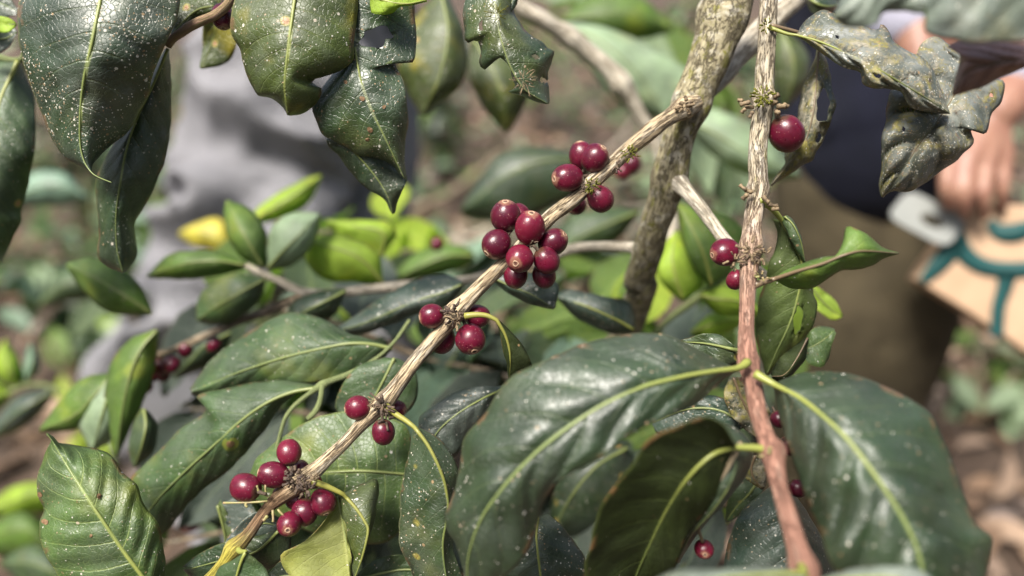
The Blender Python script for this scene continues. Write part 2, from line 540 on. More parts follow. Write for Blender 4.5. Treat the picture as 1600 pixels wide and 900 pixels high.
def cherry_mat(name, a, b):
    T = NT(name)
    tc = T.n('ShaderNodeTexCoord').outputs['Object']
    rnd = T.n('ShaderNodeObjectInfo').outputs['Random']
    w = T.math('MULTIPLY', rnd, 30.0)
    n1 = T.noise(tc, 1.3, 4, .6, w)
    col = T.mix(T.ramp(n1, .32, .68), a, b)
    n2 = T.noise(tc, 2.4, 6, .7, T.math('ADD', w, 5.0))
    col = T.mix(T.math('MULTIPLY', T.ramp(n2, .60, .72), .7), col, (.035, .010, .014))
    col = T.mix(T.ramp(rnd, .45, 1.0, 0.0, .75), col, (.055, .004, .014))
    col = T.mix(T.ramp(rnd, .0, .3, .5, .0), col, (.165, .008, .026))
    o3 = T.n('ShaderNodeVectorMath', operation='ADD')
    T.set(o3.inputs[0], tc)
    cw = T.n('ShaderNodeCombineXYZ')
    for i_ in range(3):
        T.set(cw.inputs[i_], w)
    T.set(o3.inputs[1], cw.outputs[0])
    vo = T.n('ShaderNodeTexVoronoi', feature='F1', voronoi_dimensions='3D')
    T.set(vo.inputs['Vector'], o3.outputs[0])
    vo.inputs['Scale'].default_value = 8.5
    sp = T.n('ShaderNodeSeparateColor')
    T.set(sp.inputs[0], vo.outputs['Color'])
    den = T.ramp(T.noise(tc, 1.0, 2, .5, T.math('ADD', w, 8.0)), .35, .65, .1, .75)
    on = T.math('GREATER_THAN', sp.outputs[0], T.math('SUBTRACT', 1.0, den))
    m = T.math('MULTIPLY', on, T.math('LESS_THAN', vo.outputs['Distance'], T.math('MULTIPLY_ADD', sp.outputs[1], .16, .07)))
    col = T.mix(T.math('MULTIPLY', m, .7), col, (.50, .33, .27))
    # dried collar at the stalk end, z = -1
    sep = T.n('ShaderNodeSeparateXYZ')
    T.set(sep.inputs[0], tc)
    z = T.math('ADD', sep.outputs[2], T.math('MULTIPLY', T.math('SUBTRACT', n2, .5), .5))
    col = T.mix(T.ramp(z, -.95, -.75, 1.0, 0.0), col, (.07, .03, .02))
    # scuffed tan patch round the scar for some
    col = T.mix(T.math('MULTIPLY', T.ramp(z, .86, .97), .55), col, (.30, .16, .10))
    T.set(T.bsdf.inputs['Base Color'], col)
    T.set(T.bsdf.inputs['Roughness'], T.math('ADD', .17, T.math('MULTIPLY', n2, .26)))
    T.bsdf.inputs['Subsurface Weight'].default_value = .12
    T.bsdf.inputs['Subsurface Radius'].default_value = (.9, .15, .12)
    T.bsdf.inputs['Subsurface Scale'].default_value = .002
    T.set(T.bsdf.inputs['Normal'], T.bump(T.math('ADD', n2, T.math('MULTIPLY', m, .3)), .3, .0006))
    return T.m


M_BARK = bark_mat('bark_main', (.56, .45, .29), (.30, .215, .125), moss=.24, red=(.272, .292, (.27, .165, .09), .305, .322, (.36, .31, .05)))
M_BARKR = bark_mat('bark_drooping', (.47, .41, .30), (.24, .19, .125), moss=.42, red=(.11, .22, (.37, .19, .135)), crackamt=.75, st=1.7, lichen=.65)
M_TRUNK = bark_mat('bark_trunk', (.35, .31, .195), (.18, .15, .088), crack=(.05, .038, .022), moss=.62, lichen=.6, crackamt=.65, st=2.4)
M_PALE = bark_mat('bark_pale', (.62, .56, .45), (.40, .34, .25), moss=.12, crackamt=.6)
M_TWIG = bark_mat('bark_twig', (.36, .28, .19), (.20, .15, .09), moss=.3)
M_TAN = bark_mat('bark_tan', (.42, .33, .20), (.26, .20, .11), moss=.0, crackamt=.3, lichen=.2)
M_GTWIG = bark_mat('bark_green', (.21, .245, .10), (.15, .185, .075), moss=.0, crackamt=.1, lichen=0)
M_PINKTWIG = bark_mat('bark_pinkish', (.34, .20, .15), (.24, .20, .08), moss=.0, crackamt=.2, lichen=0)
M_PET = petiole_mat('petiole_yellow', (.25, .27, .06), (.17, .215, .07))
M_PETY = petiole_mat('petiole_bright', (.25, .24, .05), (.10, .14, .045))
M_PETD = petiole_mat('petiole_green', (.17, .20, .06), (.13, .165, .055))
M_PETX = petiole_mat('petiole_fading', (.23, .25, .055), (.085, .11, .03))
M_PETB = petiole_mat('petiole_brown', (.17, .12, .07), (.12, .09, .05))
M_CH = cherry_mat('cherry_red', (.122, .006, .023), (.066, .004, .014))
M_SCAR = simple_mat('scar', (.50, .34, .22), (.26, .15, .10), 900, .7)
M_SCARIN = simple_mat('scar_centre', (.09, .05, .035), None, 900, .8)
M_STUB = simple_mat('stalk_dark', (.030, .020, .016), (.12, .08, .05), 350, .75, bump=.5, bdist=.0004)
M_STUBP = simple_mat('stalk_pale', (.25, .18, .10), (.08, .055, .032), 420, .7, bump=.5, bdist=.0004)
M_SPOT = simple_mat('leaf_spot', (.20, .12, .055), (.12, .065, .03), 700, .7)
M_HALO = simple_mat('leaf_spot_halo', (.17, .19, .03), (.11, .14, .025), 500, .5)
M_BUD = simple_mat('bud_green', (.25, .26, .08), (.30, .21, .12), 420, .5)
M_MOSS = simple_mat('moss', (.17, .17, .03), (.09, .09, .02), 700, .95, .1, bump=1.0, bdist=.0006)


# ------------------------------------------------------------------ leaf builder
def leaf(parent, mid, L, R, d, mat='green', dl=0.0, dr=0.0, pet=None, petd=None, q=.0009, rip=.0019, n=9.0, k=1.6, holes=(), label=None,
         wid=(.0011, .0004), pmat=None, edge=1.2, under=None, cup=0.0, thick=.0002, res=1.0, bow=1.6):
    """one leaf: midrib and both margins as seen, d = distance along the midrib, dl / dr = how far each margin lies behind it"""
    mid, L, R = (np.asarray(a, float) for a in (mid, L, R))
    ln = np.linalg.norm(np.diff(mid, axis=0), axis=1).sum()
    nu = int(np.clip(ln / 5.0 * res, 14, 84))
    wd = np.linalg.norm(L[len(L) // 2] - R[len(R) // 2])
    nv = int(np.clip(wd / 5.0 * res, 8, 44))
    nv += nv % 2
    h = nv // 2
    C, A, B = spline(mid, nu), spline(L, nu), spline(R, nu)
    dm = interp(d, nu)
    sd = int(abs(mid[0, 0] * 7 + mid[0, 1] * 13)) % 997
    tt = np.linspace(0, 1, nu)
    for S, s in ((A, 1), (B, 2)):   # slightly worn margin
        e = np.stack([vnoise(np.stack([tt * ln / 14, tt * 0 + s * 9.1, tt * 0], -1), sd + s), vnoise(np.stack([tt * ln / 14, tt * 0 + s * 4.7, tt * 0 + 3], -1), sd)], -1)
        S[1:-1] += edge * e[1:-1]
    vv = np.linspace(-1, 1, nv + 1)
    av = np.abs(vv)
    px = np.where(vv[None, :, None] < 0, C[:, None] * (1 - av[None, :, None]) + A[:, None] * av[None, :, None],
                  C[:, None] * (1 - av[None, :, None]) + B[:, None] * av[None, :, None])
    DL, DR = interp(dl, nu), interp(dr, nu)
    dd = dm[:, None] + np.where(vv[None] < 0, DL[:, None], DR[:, None]) * av[None] ** bow
    dd = dd - cup * 4 * av[None] * (1 - av[None])
    # swelling between the side veins, waves along the margin
    t = tt[:, None] * n - k * av[None] ** 1.25 + np.where(vv[None] > 0, .37, 0)
    cell = np.abs(np.sin(math.pi * t)) ** .7
    env = np.clip(av * 5, 0, 1) * np.clip((1 - av) * 3 + .25, 0, 1)
    en = np.sin(np.pi * np.clip(tt, 0, 1)) ** .5
    dd = dd - q * cell * env[None] * en[:, None]
    g = np.stack([tt[:, None] * 7 + 0 * vv[None], np.sign(vv)[None] * 3 + 0 * tt[:, None], 0 * tt[:, None] + 0 * vv[None]], -1)
    dd = dd + rip * 2.0 * vnoise(g, sd + 5) * av[None] ** 2 * en[:, None]
    dd = dd + .0009 * vnoise(np.stack([px[..., 0] / 34, px[..., 1] / 34, 0 * px[..., 0]], -1), sd + 8)
    # holes
    cut = []
    for (cx, cy, rx, ry) in holes:
        de = px - np.array([cx, cy])
        ang = np.arctan2(de[..., 1] / ry, de[..., 0] / rx)
        rn = np.hypot(de[..., 0] / rx, de[..., 1] / ry)
        wob = 1 + .22 * np.sin(ang * 2 + cx) + .12 * np.sin(ang * 5 + cy)
        ring = rn / wob
        cl = np.clip(1.2 * max(6.0 / rx, .2), .2, .45)
        near = (ring > 1 - cl) & (ring < 1 + cl)
        px[near] = np.array([cx, cy]) + de[near] / (ring[near][:, None] + 1e-6)
        cut.append((cx, cy, rx, ry))
    V = W(px[..., 0], px[..., 1], dd)
    idx = np.arange(nu * (nv + 1)).reshape(nu, nv + 1)
    F = np.stack([idx[:-1, :-1], idx[:-1, 1:], idx[1:, 1:], idx[1:, :-1]], -1).reshape(-1, 4)
    pf = px.reshape(-1, 2)
    if cut:
        cen = pf[F].mean(1)
        keep = np.ones(len(F), bool)
        for (cx, cy, rx, ry) in cut:
            ang = np.arctan2((cen[:, 1] - cy) / ry, (cen[:, 0] - cx) / rx)
            wob = 1 + .22 * np.sin(ang * 2 + cx) + .12 * np.sin(ang * 5 + cy)
            keep &= np.hypot((cen[:, 0] - cx) / rx, (cen[:, 1] - cy) / ry) > wob * .97
        F = F[keep]
    # face the camera
    a = pf[F]
    area = 0.5 * ((a[:, 2, 0] - a[:, 0, 0]) * (a[:, 3, 1] - a[:, 1, 1]) - (a[:, 3, 0] - a[:, 1, 0]) * (a[:, 2, 1] - a[:, 0, 1]))
    if np.sum(area) > 0:
        F = F[:, ::-1]
    LC = np.stack([np.repeat(tt, nv + 1), np.tile(vv, nu), np.repeat(tt * ln / FPX * dm.mean(), nv + 1)], -1)
    V = V.reshape(-1, 3)
    used = np.unique(F)
    remap = -np.ones(len(V), int)
    remap[used] = np.arange(len(used))
    top = LM[mat]
    und = LM[under or UNDER_OF.get(mat, 'greenunder')]
    o = add('leaf', V[used], remap[F], [top, und], parent, {'leafco': LC[used]}, origin=V[idx[0, h]])
    so = o.modifiers.new('thickness', 'SOLIDIFY')
    so.thickness = thick
    so.offset = -1
    so.material_offset = 1
    so.material_offset_rim = 0
    if label:
        o['label'] = label
    # midrib and leaf stalk
    mp = W(C[:, 0], C[:, 1], dm - np.interp(tt, [0, 1], [wid[0], wid[1]]) * .15)
    mk = np.ones(nu, bool)
    for (cx, cy, rx, ry) in cut:
        mk &= np.hypot((C[:, 0] - cx) / rx, (C[:, 1] - cy) / ry) > .9
    last = nu if mk.all() else max(3, int(np.argmin(mk)))
    rad = np.interp(tt, [0, .2, .6, 1], [wid[0] * .8, wid[0] * .62, wid[0] * .42, wid[1] * .4])
    mp, rad = mp[:last], rad[:last]
    if pet is not None:
        pet = np.asarray(pet, float)
        pd = petd if petd is not None else (dm[0], dm[0])
        m = max(6, int(np.linalg.norm(np.diff(pet, axis=0), axis=1).sum() / 6))
        pp = spline(pet, m)
        mp = np.vstack([W(pp[:, 0], pp[:, 1], interp(pd, m)), mp[1:]])
        rad = np.concatenate([np.linspace(wid[0] * 1.4, wid[0] * .85, m), rad[1:]])
    if len(mp) > 3:
        ks = np.ones(len(mp))
        Vt, Ft, At = tube(mp, rad, 8)
        add('midrib', Vt, Ft, pmat or M_PET, o, {'bark': At})
    return o


def spot(lf, x, y, r, halo=0.0, core=None, rim=None):
    """round blemish lying on a leaf: a thin disc (with a paler ring) that follows the blade"""
    me = lf.data
    P = np.empty(len(me.vertices) * 3)
    me.vertices.foreach_get('co', P)
    P = P.reshape(-1, 3) + np.array(WLOC[lf.name])
    px = project(P)
    dd = (P - np.array([0, 0, CAM_H])) @ _f
    V, F, rings = [], [], ([0, r * .55, r] + ([r * (1 + halo)] if halo else []))
    def pt(a, b, lift):
        w_ = 1 / (np.hypot(px[:, 0] - a, px[:, 1] - b) + 1.0) ** 4
        return W(a, b, (w_ * dd).sum() / w_.sum() - lift)
    V.append(pt(x, y, .00035))
    for k_, q_ in enumerate(rings[1:]):
        for j in range(14):
            t = 2 * math.pi * j / 14
            wq = q_ * (1 + .14 * math.sin(2 * t + x) + .08 * math.sin(3 * t + y))
            V.append(pt(x + wq * math.cos(t), y + wq * math.sin(t), .0004 - .0001 * k_))
    F = [(0, 1 + (j + 1) % 14, 1 + j) for j in range(14)]
    for k_ in range(len(rings) - 2):
        for j in range(14):
            a0, a1 = 1 + k_ * 14 + j, 1 + k_ * 14 + (j + 1) % 14
            F.append((a0, a1, a1 + 14, a0 + 14))
    o = add('spot', np.array(V), F, [core or M_SPOT, rim or M_HALO], lf)
    for i, p in enumerate(o.data.polygons):
        p.material_index = 1 if i >= 28 else 0
    return o


# ------------------------------------------------------------------ stem builder
def stem(parent, pts, dpt, rpx, mat, name='stem', seg=24, step=.0013, rough=.10, nodes=(), seed=1, origin=None, ext=None):
    """pts: pixels; dpt distances; rpx radius in pixels at each point; ext: extra world points to run on to"""
    pts = np.asarray(pts, float)
    P = W(pts[:, 0], pts[:, 1], interp(dpt, len(pts)) if len(np.atleast_1d(dpt)) != len(pts) else np.asarray(dpt, float))
    dd = (P - np.array([0, 0, CAM_H])) @ _f
    R = np.broadcast_to(np.asarray(rpx, float), (len(pts),)) / FPX * dd
    if ext is not None:
        for (e, er) in ext:
            P = np.vstack([P, e])
            R = np.append(R, er)
    ln = np.linalg.norm(np.diff(P, axis=0), axis=1).sum()
    n = int(np.clip(ln / step, 8, 420))
    S = spline(np.hstack([P, R[:, None]]), n)
    PP, RR = S[:, :3], S[:, 3]
    L = np.concatenate([[0], np.cumsum(np.linalg.norm(np.diff(PP, axis=0), axis=1))])
    for (nx, ny, amp, w) in nodes:
        dpx = project(PP)
        i = np.argmin(np.hypot(dpx[:, 0] - nx, dpx[:, 1] - ny))
        RR = RR * (1 + amp * np.exp(-((L - L[i]) / w) ** 2))
    wig = np.stack([vnoise(np.stack([L * 45, L * 0 + a * 5.1, L * 0], -1), seed) for a in range(3)], -1)
    PP = PP + wig * RR[:, None] * min(.16, .0016 / RR.mean() * .55)

    def jit(l, c, s):
        a = vnoise(np.stack([c * 2.6, s * 2.6, l * 70], -1), seed)
        b = vnoise(np.stack([c * 5.2, s * 5.2, l * 160], -1), seed + 3)
        e = vnoise(np.stack([c * .9, s * .9, l * 60], -1), seed + 6)
        return rough * (a * .7 + b * .45 + e * .8)
    V, F, A = tube(PP, RR * .93, seg, jit)
    return add(name, V, F, mat, parent, {'bark': A}, origin=origin)


def project(P):
    q = np.asarray(P, float) - np.array([0, 0, CAM_H])
    d = q @ _f
    return np.stack([800 + q @ _r / d * FPX, 450 - q @ _u / d * FPX], -1)


# ------------------------------------------------------------------ cherries
def cherry_mesh(seed):
    V, F, U = ellipsoid((0, 0, 0), (1, 1, 1), 28, 18)
    th = np.arccos(np.clip(U[:, 2], -1, 1))
    r = 1 - .035 * np.cos(2 * th) + .03 * vnoise(U * 1.4 + seed * 5, seed) + .01 * vnoise(U * 4 + seed * 5, seed)
    V = U * r[:, None] * np.array([.965, .965, 1.06])
    ph = np.arctan2(U[:, 1], U[:, 0])
    V *= (1 + .018 * np.cos(2 * ph + seed)[:, None] * np.sin(th)[:, None] * np.array([1, 1, 0]))
    V[:, 2] -= .10 * np.exp(-(th / .22) ** 2)           # dimple at the scar
    V[:, 2] += .06 * np.exp(-((math.pi - th) / .3) ** 2)
    me = mesh_from('cherry', V, F)
    me.materials.append(M_CH)
    return me


CH = [cherry_mesh(i) for i in range(6)]


def scar_mesh():
    parts, rr = [], .20
    th = np.linspace(0, 2 * math.pi, 17)[:-1]
    V, F = [], []
    prof = [(rr * 1.25, -.045), (rr * 1.12, .005), (rr * .9, .02), (rr * .7, -.01), (rr * .45, -.035), (0.01, -.03)]
    for (r, z) in prof:
        for t in th:
            w = 1 + .10 * math.sin(3 * t + r * 20)
            V.append((r * w * math.cos(t), r * w * math.sin(t), z))
    n = len(th)
    for i in range(len(prof) - 1):
        for j in range(n):
            F.append((i * n + j, i * n + (j + 1) % n, (i + 1) * n + (j + 1) % n, (i + 1) * n + j))
    me = mesh_from('calyx_scar', np.array(V), F)
    me.materials.append(M_SCAR)
    me.materials.append(M_SCARIN)
    for i, p in enumerate(me.polygons):
        p.material_index = 1 if i // n >= 3 else 0
    return me


SCAR = scar_mesh()
_stV, _stF, _stA = tube(np.array([[0, 0, -.9], [0, .02, -1.1], [.03, .0, -1.28], [.05, -.03, -1.5]]), [.20, .15, .12, .13], 8)
STALK = mesh_from('stalk', _stV, _stF, {'bark': _stA})
STALK.materials.append(M_STUB)
_nch = [0]


def cherry(parent, x, y, r, d, nav=None, node=None, flat=1.0, stalk=True):
    """x, y, radius in pixels; nav = pixel of the scar (None: turned away from node), node = pixel of the stem node it grows from"""
    i = _nch[0]
    _nch[0] += 1
    c = W(x, y, d)
    R = r * 1.03 / FPX * d
    if nav is not None:
        a, b = (nav[0] - x) / r, (nav[1] - y) / r
        m = math.hypot(a, b)
        if m > .93:
            a, b = a / m * .93, b / m * .93
        z = math.sqrt(max(0, 1 - a * a - b * b))
        D = a * _r - b * _u - z * _f
    else:
        node = node or (x, y - 10)
        a, b = x - node[0], y - node[1]
        m = math.hypot(a, b) + 1e-6
        D = a / m * _r - b / m * _u + (.35 if i % 2 else -.25) * _f
    D = Vector(D).normalized()
    o = bpy.data.objects.new('cherry', CH[i % len(CH)])
    o.rotation_mode = 'QUATERNION'
    o.rotation_quaternion = D.to_track_quat('Z', 'Y') @ Quaternion((0, 0, 1), i * 1.3)
    rv = random.Random(i * 17 + 3)
    o.scale = (R * rv.uniform(.95, 1.02), R * rv.uniform(.97, 1.04), R * flat * rv.uniform(1.0, 1.10))
    link(o, c, parent)
    for nm, me, z in (('calyx_scar', SCAR, .985), ('stalk', STALK, 0.0)):
        if nm == 'stalk' and not stalk:
            continue
        s = bpy.data.objects.new(nm, me)
        COL.objects.link(s)
        s.parent = o
        s.location = (0, 0, z)
    return o


def clump(parent, name, items, mat, seed=0):
    """small dried stalks, bracts and buds: items (x, y, d, r_px, dirx, diry, len_px)"""
    parts = []
    rg = np.random.default_rng(seed)
    for (x, y, d, r, dx, dy, ln) in items:
        n = 5
        t = np.linspace(0, 1, n)
        bend = rg.normal(0, .25, 2)
        pp = np.stack([x + dx * ln * t + bend[0] * ln * t * t, y + dy * ln * t + bend[1] * ln * t * t], -1)
        P = W(pp[:, 0], pp[:, 1], d + rg.normal(0, .0012) * t)
        rr = r * (.72 if name == 'bud' else .8 if name == 'flower_stalk' else 1) / FPX * d * np.array([.8, 1.0, .8, .75, 1.05])
        parts.append(tube(P, rr, 7))
    V, F, A = merge(parts)
    return add(name, V, F, mat, parent, {'bark': A})


def rnd_clump(parent, name, x, y, d, n, spread, mat, seed, r=(1.4, 3.0), ln=(4, 11), dz=.003, bias=(0, 0)):
    rg = np.random.default_rng(seed)
    it = []
    for _ in range(n):
        a = rg.uniform(0, 2 * math.pi)
        s = rg.uniform(.1, 1) * spread
        dx, dy = math.cos(a) + bias[0], math.sin(a) + bias[1]
        rs = .72
        it.append((x + math.cos(a) * s * .8, y + math.sin(a) * s * .8, d - rg.uniform(-.2, 1) * dz, rg.uniform(*r) * rs, dx, dy, rg.uniform(*ln)))
    return clump(parent, name, it, mat, seed)

# ------------------------------------------------------------------ the coffee tree: trunk and limbs
def at(x, y, d):
    return W(x, y, d)


tree = empty('coffee_tree', at(985, 560, .56), 'thick mossy brown coffee trunk leaning behind the diagonal cherry branch', 'tree')
stem(tree, [(1165, -70), (1143, -10), (1112, 85), (1085, 150), (1062, 215), (1042, 290), (1018, 370), (997, 440), (985, 500)],
     [.385, .388, .39, .395, .40, .41, .43, .46, .49], [42, 40, 35, 30, 27, 27, 24, 24, 24], M_TRUNK, 'trunk', 44, .0016, .075,
     nodes=((1128, 25, .16, .008), (1078, 165, .22, .008), (1052, 288, .14, .007)), seed=3,
     ext=[((.03, .62, .55), .016), ((.02, .75, .25), .02), ((.0, .85, -.02), .028)])
stem(tree, [(1104, 150), (1128, 120), (1150, 90), (1185, 55), (1230, 10), (1290, -60)], [.41, .42, .43, .44, .45, .47], [11, 16, 19, 21, 20, 18], M_PALE, 'limb', 20, .002, .08, seed=5)
stem(tree, [(1052, 282), (1068, 296), (1092, 322), (1112, 350), (1132, 378), (1160, 402), (1196, 432)], [.405, .40, .395, .392, .388, .386, .39], [15, 13, 11, 10.5, 11, 10, 9], M_PALE, 'limb', 18, .0016, .10,
     nodes=((1058, 288, .35, .004),), seed=8)
stem(tree, [(1000, 392), (984, 386), (945, 384), (900, 388), (872, 396), (840, 408), (790, 424), (735, 436), (700, 440)], [.44, .45, .46, .475, .48, .49, .49, .5, .5], [14, 10, 9, 9, 10, 8, 8, 7, 7], M_PALE, 'limb', 14, .003, .07, seed=9)

# ------------------------------------------------------------------ main fruiting branch
MB = empty('fruiting_branch', at(1078, 165, .385), 'pale fissured coffee branch in sharp focus running diagonally with five clusters of dark red cherries', 'branch', None)
mpts = [(1092, 158), (1070, 168), (1040, 188), (1008, 210), (980, 232), (952, 262), (925, 286), (895, 312), (866, 334), (835, 364), (800, 402), (762, 440),
        (733, 470), (712, 490), (686, 522), (655, 560), (625, 598), (600, 626), (578, 648), (545, 686), (512, 716), (487, 738), (462, 760), (436, 780), (414, 800), (388, 836), (366, 858), (345, 884), (318, 915), (290, 945)]
mr = [13, 15, 13, 14, 13, 12.5, 12, 12, 12, 12, 12, 12.5, 13, 15, 13, 12, 12.5, 14.5, 13, 10.5, 11, 13, 15, 13, 10, 10, 13, 9, 10, 9]
md = np.interp(np.arange(len(mpts)), [0, 3, 10, 20, 29], [.383, .374, .362, .352, .345])
stem(MB, mpts, md, mr, M_BARK, 'stem', 30, .0011, .13, nodes=((1070, 166, .28, .006), (925, 286, .10, .004), (712, 490, .18, .004), (598, 628, .15, .004), (470, 755, .20, .006), (366, 858, .22, .0035)), seed=1)


def mdep(x, y):
    i = min(range(len(mpts)), key=lambda j: math.hypot(mpts[j][0] - x, mpts[j][1] - y))
    return md[i]


def mc(x, y, r, dz, nav=None, node=None, flat=1.0):
    cherry(MB, x, y, r, mdep(x, y) + dz, nav, node, flat)


# cluster by the trunk
mc(909, 244, 20, .006, None, (915, 280), 1.1)
mc(929, 247, 21, -.002, (941, 233))
mc(887, 278, 21.5, -.003, (868, 281), None, 1.08)
mc(938, 311, 20, -.001, None, (920, 290))
mc(901, 321, 15, .022, None, (915, 300))
# biggest cluster
mc(812, 336, 17, .008, None, (830, 370))
mc(790, 338, 23.5, -.001, (790, 318))
mc(776, 382, 22.5, -.004, (760, 397))
mc(864, 379, 21.5, -.005, (880, 368), None, 1.05)
mc(828, 356, 23.5, -.011, (830, 337), None, 1.12)
mc(806, 430, 19, .001, None, (812, 400))
mc(850, 430, 19, .000, None, (840, 400))
mc(812, 404, 21.5, -.013, (806, 412))
mc(854, 407, 20.5, -.010, None, (835, 385), 1.05)
# third
mc(675, 494, 19, -.002, None, (705, 490))
mc(691, 531, 20, .008, None, (707, 500))
mc(746, 494, 18, .006, None, (720, 490))
mc(735, 530, 23, -.003, (742, 548))
# fourth
mc(559, 637, 19.5, -.002, None, (598, 632))
mc(599, 675, 18.5, -.006, None, (598, 645))
mc(619, 639, 14.5, .008, None, (600, 636))
# fifth
mc(452, 707, 18.5, .000, None, (462, 745))
mc(428, 742, 20.5, -.003, None, (458, 750), 1.08)
mc(384, 762, 21.5, -.004, None, (430, 770), 1.06)
mc(470, 734, 14, .010, None, (470, 752))
mc(461, 780, 15, .006, None, (475, 760))
mc(440, 772, 13, .008, None, (460, 765))
mc(505, 784, 19.5, -.004, (512, 799), None)
mc(476, 800, 19.5, -.002, None, (480, 765))
mc(452, 819, 18.5, -.009, (455, 823))
mc(490, 752, 12, .012, None, (480, 750))

rnd_clump(MB, 'dried_stalks', 598, 634, .346, 22, 13, M_STUB, 1, (2, 4), (4, 12), .004)
rnd_clump(MB, 'dried_stalks', 584, 628, .345, 8, 10, M_STUBP, 2, (1.4, 2.6), (4, 9), .004)
rnd_clump(MB, 'dried_stalks', 603, 655, .344, 9, 9, M_STUB, 12, (2, 3.6), (4, 10), .004)
rnd_clump(MB, 'dried_stalks', 460, 748, .343, 24, 17, M_STUB, 3, (2, 4.6), (4, 12), .004)
rnd_clump(MB, 'dried_stalks', 480, 765, .340, 16, 13, M_STUB, 4, (2, 4), (4, 12), .004)
rnd_clump(MB, 'dried_stalks', 492, 752, .342, 10, 12, M_STUBP, 5, (1.4, 2.8), (4, 10), .003)
rnd_clump(MB, 'dried_stalks', 708, 490, .352, 18, 16, M_STUB, 6, (2, 4), (4, 12), .004)
rnd_clump(MB, 'dried_stalks', 716, 500, .350, 10, 14, M_STUBP, 7, (1.6, 3), (4, 10), .004)
rnd_clump(MB, 'dried_stalks', 916, 290, .362, 10, 9, M_STUB, 8, (1.6, 3), (3, 8), .003)
rnd_clump(MB, 'dried_stalks', 826, 384, .352, 10, 14, M_STUB, 9, (1.6, 3), (4, 9), .003)
rnd_clump(MB, 'dried_stalks', 962, 258, .362, 7, 10, M_STUB, 10, (1.6, 3), (3, 8), .004)
rnd_clump(MB, 'dried_stalks', 1070, 165, .372, 9, 14, M_STUBP, 11, (2.5, 5), (6, 16), .006)
clump(MB, 'flower_stalk', [(420, 778, .343, 2.2, -.75, -.5, 20), (404, 768, .342, 2.8, -.2, -.9, 9), (418, 783, .342, 2.4, -1, .12, 46), (386, 787, .341, 2.8, -.8, .3, 14),
                           (426, 797, .341, 2.8, .1, 1, 22), (418, 806, .34, 4, -.5, .6, 10), (434, 796, .34, 2.6, .6, .8, 20)], M_BUD, 3)
rnd_clump(MB, 'moss_tuft', 925, 290, .360, 26, 12, M_MOSS, 13, (1.2, 2.4), (3, 6), .002)
rnd_clump(MB, 'moss_tuft', 985, 240, .368, 20, 14, M_MOSS, 14, (1.2, 2.4), (3, 6), .003)

# its leaves
leaf(MB, [(648, 668), (670, 698), (688, 735), (697, 765), (700, 800), (692, 850), (698, 905), (712, 950)],
     [(646, 670), (640, 700), (633, 730), (627, 760), (625, 800), (624, 850), (640, 885), (655, 920), (700, 958)],
     [(650, 666), (672, 676), (696, 696), (714, 725), (719, 745), (712, 775), (702, 800), (706, 840), (716, 880), (730, 920), (716, 958)],
     [.336, .333, .336, .34, .345], 'chewed', dl=.012, dr=.010, pet=[(603, 634), (620, 648), (634, 657), (648, 668)], petd=(.348, .338), pmat=M_PETY, wid=(.0012, .0004), n=8, cup=-.002,
     label='glossy scuffed leaf on a yellow stalk hanging below the fourth cherry cluster')
leaf(MB, [(527, 776), (534, 810), (541, 850), (546, 905), (550, 935)], [(525, 776), (508, 812), (480, 842), (455, 857), (438, 868), (446, 892), (475, 918), (548, 938)],
     [(529, 776), (540, 800), (546, 840), (549, 880), (552, 936)], [.352, .350, .346, .342], 'under', dl=-.004, dr=.002, n=4.5, k=.4, wid=(.0007, .0006), pmat=M_PETD, q=.0006,
     label='pale olive underside of a folded leaf below the lowest cherry cluster')
leaf(MB, [(536, 772), (556, 794), (570, 815), (575, 830), (566, 870), (552, 910), (545, 938)], [(527, 775), (532, 805), (540, 845), (547, 880), (545, 938)],
     [(538, 770), (565, 756), (588, 748), (593, 765), (588, 795), (580, 830), (566, 865), (556, 900), (547, 938)], [.348, .345, .343, .345, .35], 'olive', dl=.006, dr=.016, n=5,
     pet=[(488, 752), (508, 759), (524, 766), (536, 772)], petd=(.343, .346), pmat=M_PETY, wid=(.0012, .0004), label='dark twisted half of the folded leaf on a yellow stalk')
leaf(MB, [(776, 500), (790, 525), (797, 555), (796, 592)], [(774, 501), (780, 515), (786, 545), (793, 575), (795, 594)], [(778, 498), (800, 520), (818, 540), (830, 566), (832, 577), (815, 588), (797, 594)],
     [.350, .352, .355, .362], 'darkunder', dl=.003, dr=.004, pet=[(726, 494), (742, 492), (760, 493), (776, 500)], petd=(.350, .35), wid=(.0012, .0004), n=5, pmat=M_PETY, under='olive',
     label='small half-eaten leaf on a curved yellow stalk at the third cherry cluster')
leaf(MB, [(366, 876), (380, 840), (410, 818), (452, 826)], [(364, 874), (352, 850), (372, 820), (400, 800), (430, 806), (453, 824)], [(368, 878), (395, 862), (425, 850), (450, 838), (454, 828)],
     [.36, .362, .365, .368], 'slate', dl=-.003, dr=.006, n=5, pmat=M_PETD)
leaf(MB, [(435, 830), (400, 862), (360, 872), (300, 888)], [(437, 826), (400, 838), (350, 848), (310, 865), (285, 886)], [(456, 838), (452, 862), (420, 890), (360, 915), (320, 920), (286, 890)], [.356, .36, .364, .368], 'deep', dl=.004, dr=.008, n=6, pmat=M_PETD)
leaf(MB, [(384, 862), (376, 880), (368, 910), (366, 950)], [(382, 862), (362, 876), (340, 890), (335, 920), (364, 955)], [(386, 862), (404, 878), (418, 895), (415, 930), (368, 955)], [.335, .337, .34, .345], 'mid', dl=.004, dr=.002, n=5,
     pet=[(372, 858), (376, 862), (384, 862)], petd=(.345, .336))

